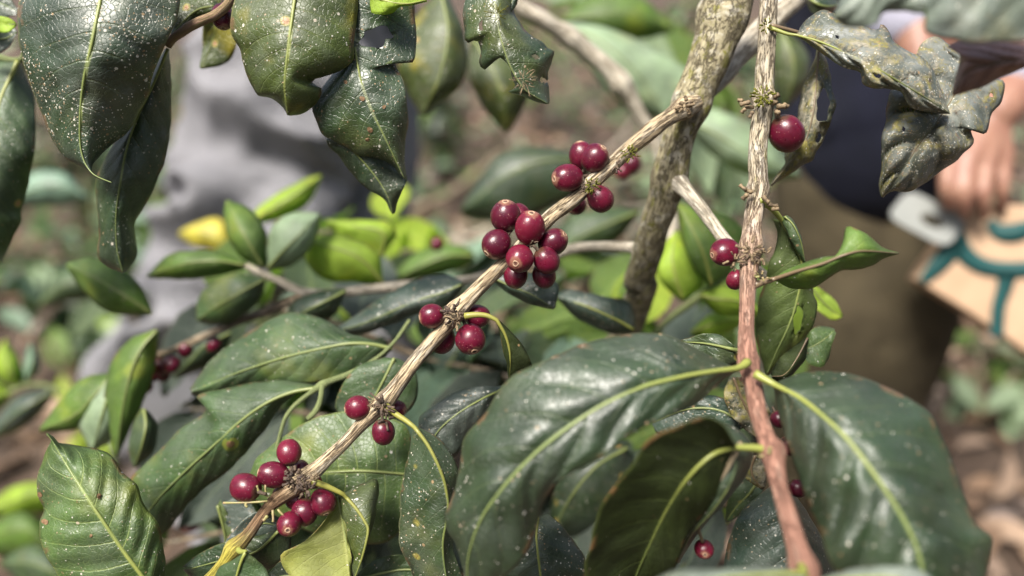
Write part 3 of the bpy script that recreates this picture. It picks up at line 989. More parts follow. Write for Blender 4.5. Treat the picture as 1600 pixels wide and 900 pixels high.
# ------------------------------------------------------------------ drooping branch at the right
RB = empty('drooping_branch', at(1200, -20, .37), 'slim branch hanging at the right, grey bark turning reddish lower down, with large leaves', 'branch')
rp = [(1214, -90), (1203, -30), (1199, 30), (1197, 90), (1193, 150), (1190, 175), (1186, 230), (1182, 290), (1177, 340), (1174, 385), (1170, 420), (1167, 470), (1166, 520), (1170, 562), (1178, 600), (1186, 640), (1196, 680),
      (1204, 704), (1214, 750), (1228, 800), (1242, 850), (1252, 885), (1268, 940), (1285, 1000)]
rd = np.interp(np.arange(len(rp)), [0, 4, 8, 12, 16, 20, 23], [.375, .368, .352, .325, .295, .268, .25])
rr_ = [14, 14.5, 15.5, 15.5, 16, 16, 15, 15, 16, 16.5, 15, 13, 13, 15, 13.5, 14, 14.5, 17, 14.5, 15.5, 17, 20, 17, 17]
stem(RB, rp, rd, rr_, M_BARKR, 'stem', 30, .0011, .12, nodes=((1193, 158, .32, .0035), (1181, 298, .22, .0035), (1174, 388, .25, .004), (1170, 568, .2, .003), (1204, 706, .28, .0035), (1252, 885, .25, .004)), seed=21)


def rdep(x, y):
    i = min(range(len(rp)), key=lambda j: math.hypot(rp[j][0] - x, rp[j][1] - y))
    return rd[i]


cherry(RB, 1229, 209, 26, rdep(1186, 200) - .001, None, (1205, 175), 1.03)
cherry(RB, 1133, 394, 21, .366, None, (1172, 385), 1.05)
cherry(RB, 1150, 437, 14, .356, None, (1170, 410), 1.1)
cherry(RB, 1217, 655, 13, .335, None, (1205, 630))
cherry(RB, 1236, 697, 15, .335, None, (1205, 680), 1.2)
cherry(RB, 1247, 763, 14, .34, None, (1225, 750))
clump(RB, 'bud', [(1178, 168, .36, 5, -.9, -.1, 14), (1172, 160, .357, 6, -1, .1, 12), (1165, 170, .357, 5, -.8, .5, 10), (1160, 158, .36, 5, -.6, -.6, 8), (1176, 174, .356, 5, -.4, .9, 9),
                  (1205, 160, .358, 6, .9, -.1, 16), (1214, 166, .356, 7, 1, .1, 14), (1210, 152, .36, 6, .7, -.5, 9), (1212, 174, .356, 6, .6, .6, 10), (1224, 163, .356, 5, 1, .2, 8)], M_STUBP, 31)
rnd_clump(RB, 'moss_tuft', 1193, 150, .355, 46, 18, M_MOSS, 32, (1.4, 3), (3, 7), .004)
rnd_clump(RB, 'moss_tuft', 1198, 40, .36, 18, 12, M_MOSS, 37, (1.2, 2.4), (3, 6), .004)
clump(RB, 'bud', [(1176, 300, .347, 6, -.9, -.1, 14), (1166, 296, .346, 5, -1, -.3, 10), (1168, 304, .346, 6, -.7, .5, 10), (1192, 306, .346, 6, .5, .9, 16), (1200, 318, .346, 5, .8, .6, 14), (1206, 326, .346, 5, .9, .3, 10)], M_STUBP, 33)
rnd_clump(RB, 'dried_stalks', 1172, 392, .336, 18, 18, M_STUBP, 34, (2, 4), (5, 13), .008)
rnd_clump(RB, 'bud', 1150, 408, .338, 14, 16, M_STUBP, 35, (2.4, 4.6), (4, 10), .004)
rnd_clump(RB, 'bud', 1190, 400, .337, 12, 18, M_STUBP, 36, (2.2, 4.4), (5, 12), .004)
rnd_clump(RB, 'bud', 1190, 432, .333, 7, 12, M_BUD, 38, (2.4, 4.6), (4, 9), .004)
rnd_clump(RB, 'bud', 1200, 712, .283, 6, 16, M_BUD, 39, (3, 5), (4, 9), .004)

# two mottled leaves, upper right
leaf(RB, [(1245, 55), (1280, 65), (1320, 82), (1370, 107), (1420, 137), (1455, 158), (1484, 177)], [(1243, 53), (1262, 30), (1285, 17), (1315, 27), (1345, 40), (1370, 46), (1378, 36), (1388, 46), (1397, 64), (1414, 75), (1440, 88), (1462, 118), (1484, 175)],
     [(1246, 58), (1272, 76), (1296, 92), (1322, 106), (1344, 114), (1349, 132), (1370, 140), (1392, 139), (1408, 144), (1418, 163), (1436, 174), (1462, 176), (1484, 178)],
     [.36, .35, .34, .336, .338, .345], 'mossy', dl=.010, dr=.006, pet=[(1204, 44), (1216, 48), (1230, 53), (1245, 55)], petd=(.364, .36), wid=(.0008, .0003), n=6, q=.0024, rip=.002, edge=2.4, holes=((1372, 118, 5, 4), (1428, 120, 8, 5), (1310, 58, 4, 3)),
     label='dusty grey leaf with moss patches at top right, narrow and pointing right-down', pmat=M_PETX)
leaf(RB, [(1515, 92), (1490, 150), (1460, 195), (1436, 226), (1408, 270), (1379, 308)], [(1512, 90), (1470, 60), (1446, 60), (1434, 85), (1410, 120), (1392, 142), (1386, 175), (1376, 215), (1379, 255), (1374, 295), (1377, 308)],
     [(1518, 94), (1545, 118), (1570, 126), (1566, 158), (1552, 178), (1540, 208), (1530, 203), (1518, 202), (1523, 222), (1505, 242), (1475, 264), (1450, 285), (1415, 300), (1395, 299), (1380, 309)],
     [.372, .368, .360, .357, .358, .362], 'mossy', dl=.006, dr=.010, wid=(.0006, .0003), n=5, k=1.2, q=.0085, rip=.002, pmat=M_PETB, edge=2.8, holes=((1548, 150, 5, 4), (1412, 200, 4, 3)),
     label='broad dusty grey leaf with puckered veins and a torn right margin, in front of the hand', pet=[(1560, 20), (1540, 55), (1515, 92)], petd=(.385, .372))
leaf(RB, [(1280, 76), (1276, 120), (1270, 180), (1254, 230), (1226, 264), (1204, 290)], [(1277, 76), (1270, 100), (1256, 128), (1249, 160), (1245, 190), (1236, 215), (1225, 242), (1226, 256), (1212, 272), (1203, 289)],
     [(1284, 78), (1296, 106), (1299, 138), (1307, 160), (1300, 184), (1290, 212), (1276, 236), (1270, 250), (1254, 259), (1226, 277), (1205, 291)], [.375, .373, .370, .371, .373, .376], 'mossdark', dl=.014, dr=.008,
     holes=((1286, 166, 12, 22), (1279, 215, 5, 8)), n=7, wid=(.0008, .0003), pmat=M_PETB, pet=[(1205, 40), (1245, 50), (1272, 60), (1280, 76)], petd=(.366, .375), label='narrow shrivelled dark leaf with a hole, hanging beside the single cherry')
# curled leaf and the hanging ones beneath it
leaf(RB, [(1210, 436), (1245, 424), (1285, 412), (1320, 398), (1350, 392), (1404, 396)], [(1208, 434), (1235, 418), (1262, 408), (1290, 401), (1309, 396), (1317, 375), (1322, 354), (1346, 361), (1368, 376), (1380, 387), (1405, 395)],
     [(1212, 439), (1232, 450), (1262, 452), (1278, 447), (1294, 436), (1312, 424), (1345, 420), (1367, 414), (1382, 404), (1405, 397)], [.335, .325, .318, .314, .316, .325], 'bright', dl=.008, dr=.010, n=5, q=.0012, rip=.003,
     pet=[(1178, 446), (1192, 441), (1210, 436)], petd=(.334, .335), wid=(.0013, .0004), pmat=M_PETB, label='small twisted bright green leaf sticking out to the right of the drooping branch')
leaf(RB, [(1222, 345), (1240, 380), (1254, 415), (1246, 465), (1232, 510), (1214, 548), (1198, 585)], [(1206, 342), (1214, 372), (1198, 425), (1187, 468), (1180, 512), (1187, 545), (1192, 570), (1197, 586)],
     [(1232, 342), (1246, 372), (1258, 415), (1274, 465), (1275, 500), (1262, 530), (1244, 552), (1222, 575), (1199, 587)], [.365, .366, .368, .372, .376, .38, .385], 'greenunder', dl=.006, dr=.008, n=6, holes=((1247, 500, 7, 22),),
     pet=[(1188, 312), (1202, 322), (1212, 332), (1222, 345)], petd=(.350, .364), wid=(.0014, .0004), label='drooping leaf seen from below with a slit of light, behind the drooping branch', pmat=M_PET, edge=1.8)
leaf(RB, [(1226, 338), (1240, 352), (1252, 380), (1258, 412)], [(1222, 338), (1224, 352), (1236, 378), (1256, 412)], [(1230, 336), (1240, 344), (1252, 372), (1260, 412)], [.36, .358, .36, .364], 'mid', dl=.004, dr=.004, n=4, wid=(.0006, .0003), pmat=M_PETD)
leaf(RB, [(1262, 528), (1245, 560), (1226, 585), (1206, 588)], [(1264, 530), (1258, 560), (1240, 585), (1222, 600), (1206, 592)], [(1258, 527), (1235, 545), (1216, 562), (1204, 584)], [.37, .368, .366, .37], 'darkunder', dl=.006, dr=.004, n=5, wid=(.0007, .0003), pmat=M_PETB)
leaf(RB, [(1258, 545), (1272, 540), (1288, 530), (1304, 516)], [(1254, 540), (1262, 522), (1275, 510), (1296, 511), (1305, 514)], [(1256, 552), (1262, 568), (1284, 574), (1296, 558), (1300, 540), (1306, 520)], [.38, .378, .378, .38], 'green', dl=.006, dr=-.004, n=5, wid=(.0006, .0003), pmat=M_PETD, q=.0014, rip=.003)
leaf(RB, [(1262, 440), (1280, 465), (1300, 485), (1316, 494)], [(1262, 440), (1282, 450), (1304, 470), (1317, 492)], [(1262, 440), (1266, 470), (1285, 490), (1300, 500), (1316, 496)], [.43, .43, .43, .43], 'lime', n=5, pmat=M_PETD)
# the three big ones near the lens
leaf(RB, [(1150, 576), (1110, 581), (1060, 590), (1000, 606), (940, 634), (885, 670), (835, 710), (792, 755), (758, 800), (738, 845), (730, 890), (736, 935)],
     [(1150, 574), (1118, 560), (1080, 540), (1040, 523), (1005, 520), (960, 525), (905, 539), (850, 563), (800, 587), (778, 612), (755, 650), (727, 680), (720, 712), (714, 748), (703, 785), (695, 806), (700, 832), (714, 855), (722, 885), (733, 936)],
     [(1151, 579), (1122, 600), (1095, 626), (1060, 645), (1012, 664), (970, 690), (935, 718), (900, 735), (870, 756), (850, 786), (840, 822), (828, 856), (808, 882), (782, 906), (740, 937)],
     [.302, .292, .285, .282, .280, .279, .279, .280, .283, .288, .295, .302], 'front', dl=.020, dr=.006, pet=[(1168, 566), (1160, 572), (1150, 576)], petd=(.308, .302), wid=(.0014, .0005), n=6.5, k=1.3, q=.0028, rip=.004,
     label='largest glossy dark green leaf in front, arching to the lower left, out of focus')
leaf(RB, [(1210, 601), (1250, 622), (1288, 652), (1320, 682), (1352, 722), (1382, 764), (1410, 808), (1430, 850), (1442, 892), (1450, 940), (1456, 1000)],
     [(1208, 603), (1216, 640), (1226, 680), (1240, 722), (1258, 778), (1280, 832), (1305, 890), (1340, 940), (1400, 985), (1454, 1004)],
     [(1212, 598), (1235, 588), (1268, 580), (1310, 580), (1356, 592), (1402, 611), (1436, 632), (1458, 650), (1474, 684), (1490, 724), (1508, 776), (1526, 818), (1551, 842), (1546, 880), (1530, 930), (1500, 975), (1458, 1004)],
     [.298, .286, .274, .266, .260, .256, .254, .252, .252, .253, .256], 'front', dl=.014, dr=.020, pet=[(1180, 584), (1190, 590), (1210, 601)], petd=(.303, .298), wid=(.0014, .0006), n=6, k=1.3, q=.0030, rip=.004,
     label='broad glossy blue-green leaf in front at lower right, out of focus')
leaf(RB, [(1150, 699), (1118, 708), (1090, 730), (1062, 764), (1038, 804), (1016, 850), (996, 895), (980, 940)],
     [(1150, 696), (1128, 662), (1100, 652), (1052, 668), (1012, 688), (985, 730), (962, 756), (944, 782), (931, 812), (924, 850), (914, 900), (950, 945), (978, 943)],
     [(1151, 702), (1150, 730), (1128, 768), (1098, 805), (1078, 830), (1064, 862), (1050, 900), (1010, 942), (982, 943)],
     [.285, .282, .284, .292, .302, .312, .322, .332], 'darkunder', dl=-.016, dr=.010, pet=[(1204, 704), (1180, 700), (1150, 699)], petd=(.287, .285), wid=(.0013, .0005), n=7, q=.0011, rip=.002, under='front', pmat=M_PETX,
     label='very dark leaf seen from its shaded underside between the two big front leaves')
leaf(RB, [(1128, 700), (1150, 722), (1140, 758), (1112, 800), (1080, 836), (1058, 880)], [(1105, 655), (1098, 700), (1100, 750), (1088, 800), (1064, 835), (1052, 880)], [(1108, 655), (1150, 668), (1176, 700), (1168, 740), (1136, 782), (1092, 832), (1062, 880)],
     [.292, .290, .292, .300, .312, .322], 'front', dl=.006, dr=.016, n=5, wid=(.0003, .0002), pmat=M_PETD, label='blue-shining upturned margin of the very dark leaf')
leaf(RB, [(1222, 752), (1226, 790), (1232, 840), (1240, 920), (1244, 960)], [(1218, 752), (1186, 772), (1154, 806), (1137, 852), (1130, 900), (1150, 945), (1240, 962)], [(1226, 752), (1254, 790), (1286, 840), (1310, 890), (1300, 940), (1248, 962)],
     [.335, .332, .33, .33, .332], 'slate', dl=.016, dr=.026, n=7, q=.0014, pet=[(1216, 730), (1220, 742), (1222, 752)], petd=(.33, .335), label='grey-sheened leaf folded behind the reddish stem at the bottom')
leaf(RB, [(1258, 895), (1200, 898), (1120, 905), (1020, 925)], [(1258, 892), (1200, 886), (1120, 888), (1050, 893), (1000, 922)], [(1260, 900), (1200, 960), (1100, 985), (1010, 930)], [.25, .24, .235, .235], 'palegrey', dl=.006, dr=.0, n=6, pet=[(1252, 885), (1258, 895)], petd=(.256, .25))
leaf(RB, [(1270, 912), (1330, 905), (1400, 905), (1480, 935)], [(1270, 908), (1330, 888), (1390, 884), (1440, 892), (1482, 932)], [(1270, 918), (1330, 960), (1420, 975), (1480, 940)], [.25, .24, .235, .235], 'palegrey', dl=.006, dr=.0, n=6, pet=[(1256, 900), (1262, 910), (1270, 912)], petd=(.254, .25))
leaf(RB, [(1146, 546), (1120, 540), (1096, 536), (1064, 534)], [(1148, 542), (1128, 525), (1105, 521), (1080, 526), (1062, 532)], [(1155, 550), (1152, 566), (1120, 575), (1080, 555), (1064, 538)], [.345, .35, .355, .36], 'chewed', n=5, pmat=M_PETD, pet=[(1166, 548), (1156, 548), (1146, 546)], petd=(.325, .345))
# mossy shaded leaves seen through the gap behind the stem
leaf(RB, [(1146, 590), (1160, 625), (1178, 660), (1200, 690)], [(1140, 590), (1130, 612), (1136, 638), (1160, 668), (1196, 692)], [(1160, 588), (1186, 610), (1204, 645), (1206, 690)], [.36, .362, .365, .37], 'mossdark', n=5, pmat=M_PETB)
leaf(RB, [(1180, 712), (1174, 730), (1178, 748), (1192, 764)], [(1176, 710), (1160, 724), (1158, 738), (1168, 750), (1190, 765)], [(1184, 712), (1196, 728), (1198, 748), (1194, 764)], [.35, .352, .354, .358], 'mossdark', n=4, pmat=M_PETB)
leaf(RB, [(1160, 660), (1120, 640), (1070, 640), (1020, 660)], [(1160, 656), (1130, 622), (1080, 620), (1030, 640), (1018, 658)], [(1162, 668), (1130, 690), (1080, 690), (1030, 680), (1018, 662)], [.37, .375, .38, .39], 'slate', n=6, pmat=M_PETD)
leaf(RB, [(1188, 744), (1172, 770), (1152, 790), (1134, 815)], [(1180, 742), (1152, 752), (1136, 776), (1133, 815)], [(1194, 746), (1190, 775), (1165, 800), (1136, 816)], [.38, .38, .385, .39], 'mid', n=5, pmat=M_PETD)
stem(RB, [(1158, 690), (1146, 712), (1128, 745), (1108, 772), (1096, 800), (1092, 824), (1098, 846)], [.288, .288, .29, .294, .30, .312, .322], [4, 5.5, 4.5, 4, 3.6, 3.2, 3], M_TAN, 'dry_stalk', 8, .0015, .15, seed=52)
cherry(RB, 1100, 858, 14.5, .325, (1098, 862))

# ------------------------------------------------------------------ leafy twig across the top left
TL = empty('leafy_twig', at(410, -60, .36), 'twig along the top left edge with large spotted and chewed hanging leaves', 'branch')
stem(TL, [(90, -120), (160, -100), (300, -85), (420, -70), (560, -75), (680, -70), (780, -85), (860, -100)], [.335, .34, .345, .35, .352, .355, .355, .36], [10, 10, 10, 11, 11, 10, 10, 9], M_TWIG, 'stem', 14, .003, .08, seed=33)
stem(TL, [(262, 72), (270, 60), (285, 50), (297, 42), (318, 32), (340, 22), (362, 0), (400, -60)], [.366, .365, .364, .363, .362, .36, .358, .352], [6, 7, 7.5, 8, 8, 8, 8, 9], M_PINKTWIG, 'stem', 14, .0015, .06, seed=34)
cherry(TL, 348, 26, 17, .366, None, (345, 5), 1.15)
leaf(TL, [(160, -75), (158, -10), (151, 30), (141, 80), (132, 120), (126, 170), (125, 220), (130, 248), (140, 266), (152, 276), (174, 285)],
     [(158, -76), (90, -55), (50, -30), (32, -5), (27, 30), (30, 70), (38, 105), (50, 138), (62, 168), (76, 205), (90, 232), (103, 247), (122, 257), (138, 268), (152, 280), (174, 286)],
     [(162, -76), (220, -60), (262, -35), (280, -10), (276, 30), (262, 62), (246, 98), (237, 125), (234, 145), (222, 166), (206, 198), (192, 214), (178, 224), (160, 240), (146, 256), (142, 266), (152, 274), (174, 285)],
     [.345, .340, .337, .335, .335, .338, .343, .347, .350, .350, .346], 'dark', dl=.012, dr=.016, pet=[(165, -100), (162, -88), (160, -75)], wid=(.0013, .0005), n=8, k=1.5, q=.0013, label='big dark leaf thickly spotted with white specks at top left')
leaf(TL, [(262, 76), (240, 130), (212, 190), (197, 235), (187, 290), (181, 340), (183, 390), (192, 426)], [(258, 76), (225, 130), (185, 210), (160, 255), (150, 285), (152, 320), (155, 355), (153, 395), (162, 413), (191, 427)],
     [(265, 76), (267, 110), (268, 150), (267, 200), (261, 242), (250, 272), (238, 300), (224, 328), (210, 350), (213, 380), (214, 400), (206, 415), (193, 427)], [.368, .372, .374, .375, .378, .382, .387, .392], 'deep', dl=.012, dr=.014, wid=(.001, .0004), n=9, q=.0012, pmat=M_PETD,
     label='narrow dark leaf hanging behind the white-specked leaf')
leaf(TL, [(334, 10), (310, 15), (290, 30), (268, 54)], [(340, 4), (312, -10), (285, -8), (272, 25), (266, 53)], [(338, 13), (318, 24), (298, 33), (282, 44), (268, 55)], [.37, .372, .372, .37], 'olive', n=5, dl=.004, pmat=M_PETD)
leaf(TL, [(345, -20), (338, 30), (330, 70), (314, 107)], [(330, -20), (318, 30), (316, 70), (312, 106)], [(365, -20), (372, 30), (366, 80), (350, 100), (316, 108)], [.41, .415, .42, .42], 'olive', n=5, pmat=M_PETD)
leaf(TL, [(470, -55), (462, -10), (455, 40), (450, 80), (447, 105), (444, 140), (450, 180)], [(466, -56), (410, -45), (372, -15), (361, 25), (361, 52), (374, 76), (381, 100), (384, 115), (396, 138), (402, 150), (422, 153), (440, 166), (449, 180)],
     [(474, -56), (530, -40), (558, -10), (557, 30), (553, 70), (553, 92), (540, 106), (520, 115), (503, 121), (489, 126), (492, 133), (502, 138), (500, 150), (490, 165), (472, 177), (453, 181)],
     [.345, .340, .338, .337, .338, .342, .350], 'olive', dl=.014, dr=.012, pet=[(475, -72), (470, -55)], wid=(.0013, .0005), n=7, q=.0013, rip=.0016, label='olive green leaf with a yellowed middle and bitten right margin at top')
LH = leaf(TL, [(560, -50), (556, 0), (553, 50), (556, 85), (566, 132), (582, 175), (600, 212), (618, 250), (632, 279)],
     [(556, -50), (540, -10), (535, 40), (540, 92), (520, 115), (500, 142), (487, 168), (495, 190), (505, 211), (525, 222), (545, 232), (560, 243), (584, 247), (606, 255), (620, 266), (631, 280)],
     [(564, -50), (600, -25), (640, -12), (650, 35), (650, 76), (647, 97), (638, 95), (632, 81), (620, 77), (616, 88), (620, 106), (630, 126), (636, 158), (638, 188), (633, 222), (632, 252), (635, 281)],
     [.352, .352, .353, .354, .354, .355, .358, .363, .369], 'chewed', dl=.010, dr=.006, holes=((588, 58, 26, 15),), pet=[(558, -74), (560, -50)], wid=(.001, .0004), n=8, q=.0013, rip=.002, label='chewed glossy leaf with a large hole near its top, upper centre-left', pmat=M_PET)
for q_ in ((566, 154, 4), (578, 203, 4.5), (600, 167, 3), (574, 218, 3), (540, 128, 3)):
    spot(LH, *q_)
leaf(TL, [(532, 215), (556, 240), (582, 270), (602, 300), (614, 333)], [(510, 216), (513, 230), (530, 243), (545, 266), (560, 284), (580, 299), (600, 312), (608, 328), (613, 335)], [(570, 220), (612, 250), (632, 268), (635, 284), (627, 302), (619, 322), (616, 334)],
     [.368, .372, .376, .38, .384], 'deep', dl=.004, dr=.004, n=6, wid=(.0008, .0003), label='leaf tip with a brown end poking out beneath the chewed leaf with the hole', pmat=M_PETD)
leaf(TL, [(578, -8), (605, 2), (635, 6), (667, 0)], [(576, -20), (605, -25), (640, -20), (668, -4)], [(578, 8), (582, 21), (608, 22), (624, 12), (645, 8), (667, 3)], [.345, .342, .342, .345], 'lime', n=4, dl=.004, dr=.003, pmat=M_PET, label='yellow-green leaf edge at the top above the chewed leaf')
leaf(TL, [(770, -50), (772, -10), (778, 40), (788, 78), (800, 110), (820, 140), (856, 162)], [(766, -50), (735, -25), (726, 0), (722, 26), (724, 50), (732, 68), (744, 62), (750, 80), (748, 96), (760, 107), (768, 92), (770, 80), (785, 90), (795, 101), (803, 122), (806, 136), (794, 144), (812, 149), (832, 158), (854, 163)],
     [(774, -50), (800, -30), (808, 0), (803, 18), (822, 45), (840, 62), (858, 74), (864, 82), (860, 100), (858, 124), (858, 148), (857, 163)], [.347, .344, .342, .341, .342, .345, .350], 'chewed', dl=.008, dr=.012, pet=[(772, -84), (770, -50)], holes=((849, 126, 5, 5), (752, 40, 5, 8), (836, 92, 4, 5)), wid=(.0007, .0003), pmat=M_PETD,
     n=7, q=.0015, rip=.0022, label='ragged half-eaten leaf with torn left margin hanging at top centre', edge=3.0)
leaf(TL, [(800, -40), (802, -10), (798, 10), (795, 22)], [(795, -40), (785, -10), (788, 10), (794, 22)], [(806, -40), (812, -10), (806, 10), (797, 22)], [.35, .35, .35, .35], 'deep', n=3, pmat=M_PETD)
rnd_clump(TL, 'dry_moss', 818, 126, .338, 26, 16, M_STUBP, 61, (.6, 1.1), (6, 14), .003)
rnd_clump(TL, 'dry_moss', 775, 22, .338, 22, 14, M_MOSS, 62, (.7, 1.3), (6, 14), .003)

# leaves at the left edge
LE = empty('leafy_shoot', at(-60, 60, .42), 'shoot at the left edge with a long dark drooping leaf', 'branch')
stem(LE, [(-90, -90), (-70, 0), (-40, 70), (28, 95), (45, 60)], [.44, .435, .43, .425, .425], [8, 8, 7, 5, 4], M_GTWIG, 'stem', 10, .004, .05, seed=40)
leaf(LE, [(28, 95), (14, 126), (0, 160), (-14, 230), (-22, 310), (-10, 390), (2, 412)], [(26, 92), (-20, 95), (-60, 150), (-85, 240), (-70, 330), (-20, 400), (0, 413)], [(30, 96), (50, 140), (56, 180), (55, 230), (50, 262), (42, 300), (33, 330), (34, 345), (20, 372), (6, 404), (4, 412)],
     [.42, .415, .41, .408, .41, .415, .42], 'mid', dl=.012, dr=.014, wid=(.0016, .0005), n=8, q=.0014)
leaf(LE, [(-40, 70), (-10, 62), (10, 60), (27, 50)], [(-40, 66), (-10, 40), (10, 32), (27, 48)], [(-40, 76), (-10, 85), (12, 76), (27, 52)], [.41, .40, .40, .40], 'slate', n=4, pmat=M_PETD)
leaf(LE, [(-40, 40), (-10, 35), (10, 38), (26, 38)], [(-40, 34), (-10, 26), (12, 28), (26, 37)], [(-40, 46), (-10, 50), (12, 50), (26, 40)], [.395, .392, .39, .39], 'lime', n=4, pmat=M_PETD)
leaf(LE, [(-70, 0), (-30, 0), (0, 5), (30, 20)], [(-70, -4), (-30, -30), (5, -20), (29, 16)], [(-70, 4), (-30, 30), (0, 28), (29, 22)], [.42, .41, .41, .41], 'deep', n=5, pmat=M_PETD)

# top right, out of focus in front
TR = empty('overhanging_shoot', at(1640, -60, .26), 'out-of-focus shoot at the top right corner with a pale leaf and a shrivelled brown leaf', 'branch')
stem(TR, [(1560, -160), (1600, -90), (1640, -40), (1680, 40), (1720, 130)], [.26, .258, .255, .255, .26], [14, 14, 13, 12, 12], M_BARKR, 'stem', 14, .003, .06, seed=44)
leaf(TR, [(1632, 2), (1580, -40), (1520, -60), (1460, -55), (1400, -38), (1350, -12), (1304, 26)], [(1634, -8), (1580, -110), (1510, -150), (1440, -140), (1380, -100), (1330, -45), (1303, 22)],
     [(1634, 30), (1605, 63), (1560, 66), (1520, 69), (1490, 62), (1458, 55), (1446, 45), (1449, 28), (1436, 21), (1402, 18), (1380, 20), (1370, 36), (1345, 43), (1318, 40), (1305, 30)],
     [.262, .258, .255, .254, .254, .256, .26], 'palegrey', dl=.01, dr=.004, wid=(.0014, .0005), n=7, q=.0014, pet=[(1650, -20), (1640, -10), (1632, 2)], petd=(.256, .262), label='pale grey-green leaf with a bite taken from its lower edge, blurred in the top right corner')
leaf(TR, [(1690, 70), (1640, 82), (1600, 92), (1550, 100), (1510, 112), (1488, 150)], [(1690, 62), (1640, 60), (1590, 62), (1540, 66), (1500, 64), (1480, 74), (1500, 88), (1487, 148)], [(1692, 80), (1650, 96), (1605, 106), (1570, 120), (1525, 140), (1489, 151)],
     [.29, .285, .282, .284, .288, .292], 'dry', dl=.014, dr=.006, wid=(.0009, .0004), n=6, q=.003, rip=.004, pmat=M_PETB, pet=[(1700, 60), (1690, 70)], label='shrivelled purple-brown dead leaf under the pale blurred leaf, top right')

# ------------------------------------------------------------------ bottom left leaf, and leaves under the branch
BL = empty('upright_shoot', at(300, 1000, .35), 'shoot rising from the bottom left with one sharply veined light green leaf', 'branch')
stem(BL, [(330, 1080), (310, 1030), (280, 1000), (262, 985)], [.37, .36, .352, .35], [9, 8, 6, 5], M_GTWIG, 'stem', 10, .003, .05, seed=47)
LB = leaf(BL, [(262, 985), (240, 930), (222, 900), (195, 864), (165, 820), (136, 777), (110, 736), (88, 700), (80, 686), (73, 677)],
     [(258, 986), (150, 985), (108, 940), (90, 898), (74, 872), (63, 842), (61, 818), (69, 797), (60, 775), (58, 745), (66, 720), (76, 696), (80, 690), (72, 680)],
     [(266, 984), (270, 950), (257, 915), (258, 875), (253, 840), (246, 816), (224, 787), (213, 757), (192, 737), (172, 710), (150, 701), (112, 694), (92, 692), (86, 684), (75, 676)],
     [.350, .348, .346, .344, .343, .342, .343, .346, .349, .349], 'green', dl=.008, dr=.012, wid=(.0016, .0006), n=11, k=1.7, q=.0019, rip=.002, label='sharp light green leaf with clear yellow midrib and curled tip at the bottom left')
for q_ in ((62, 773, 4), (155, 775, 4), (142, 837, 2.5), (70, 815, 5)):
    spot(LB, *q_)

GT = empty('green_shoot', at(551, 580, .39), 'soft green shoot with long dull green leaves behind the lower half of the diagonal branch', 'branch')
stem(GT, [(640, 500), (615, 535), (585, 562), (551, 582), (520, 594), (503, 602), (485, 614), (460, 634), (446, 652), (438, 676), (432, 700)], [.41, .405, .40, .397, .394, .392, .391, .39, .389, .389, .389], [3, 3, 3.6, 5.4, 5.4, 6, 4.4, 4, 3.6, 3.4, 3], M_GTWIG, 'stem', 12, .0015, .06, seed=50, nodes=((503, 602, .35, .003),))
stem(GT, [(503, 602), (500, 625), (493, 642), (480, 655)], [.391, .389, .388, .388], [4.5, 4.5, 5, 4], M_GTWIG, 'stem', 10, .002, .05, seed=51)
leaf(GT, [(612, 545), (580, 538), (545, 537), (500, 545), (440, 560), (370, 583), (300, 612)], [(612, 542), (575, 528), (545, 520), (505, 498), (460, 488), (420, 500), (375, 528), (330, 562), (296, 608)],
     [(612, 548), (585, 572), (540, 590), (480, 600), (400, 606), (330, 624), (298, 616)], [.405, .402, .402, .404, .408, .412, .418], 'mid', dl=.018, dr=.008, wid=(.0015, .0004), n=9, q=.0012, pmat=M_PETD, label='long dull green leaf behind, pointing left above the leaf with the ringed spot')
LS = leaf(GT, [(500, 606), (460, 612), (420, 628), (380, 655), (332, 698), (290, 736), (245, 782), (214, 826)], [(500, 604), (470, 598), (430, 594), (388, 599), (340, 609), (308, 620), (322, 642), (285, 668), (252, 700), (222, 730), (203, 752), (205, 800), (212, 828)],
     [(500, 608), (468, 612), (440, 634), (412, 674), (382, 710), (350, 742), (322, 762), (292, 790), (258, 832), (228, 845), (216, 830)], [.393, .392, .391, .392, .394, .398, .404, .41], 'mid', dl=.014, dr=.012, wid=(.0015, .0004), n=10, q=.0011, pmat=M_PETD,
     label='long dull green leaf with one ringed brown spot, centre left')
spot(LS, 360, 694, 6, 1.0)
leaf(GT, [(648, 742), (600, 738), (560, 736), (510, 738), (460, 738), (420, 742), (385, 760)], [(650, 738), (645, 690), (632, 664), (600, 650), (550, 643), (510, 648), (470, 663), (430, 692), (400, 718), (384, 755)], [(650, 748), (646, 780), (634, 815), (615, 840), (588, 850), (540, 848), (480, 830), (420, 800), (386, 765)],
     [.384, .381, .380, .380, .382, .385, .39], 'green', dl=.008, dr=.008, wid=(.001, .0004), n=7, k=1.3, q=.0014, pmat=M_PETD, label='broad green leaf lying behind the two lowest cherry clusters')
leaf(GT, [(616, 560), (604, 585), (590, 612), (570, 650)], [(600, 558), (560, 572), (535, 600), (524, 642), (568, 652)], [(622, 560), (646, 575), (653, 600), (648, 632), (625, 650), (574, 652)], [.392, .39, .389, .389], 'mid', n=6, wid=(.0012, .0005), q=.001, dl=.004, dr=.005, pmat=M_PETD)
leaf(GT, [(790, 606), (750, 625), (710, 650), (680, 680), (664, 720)], [(788, 602), (745, 604), (712, 612), (680, 632), (655, 655), (662, 715)], [(794, 610), (770, 640), (742, 672), (722, 700), (700, 720), (668, 722)], [.388, .382, .378, .377, .38], 'slate', n=6, dl=.004, dr=.008, q=.0016, wid=(.0008, .0004), pmat=M_PETD,
     label='slate blue-green wrinkled leaf between the scuffed leaf and the largest front leaf')
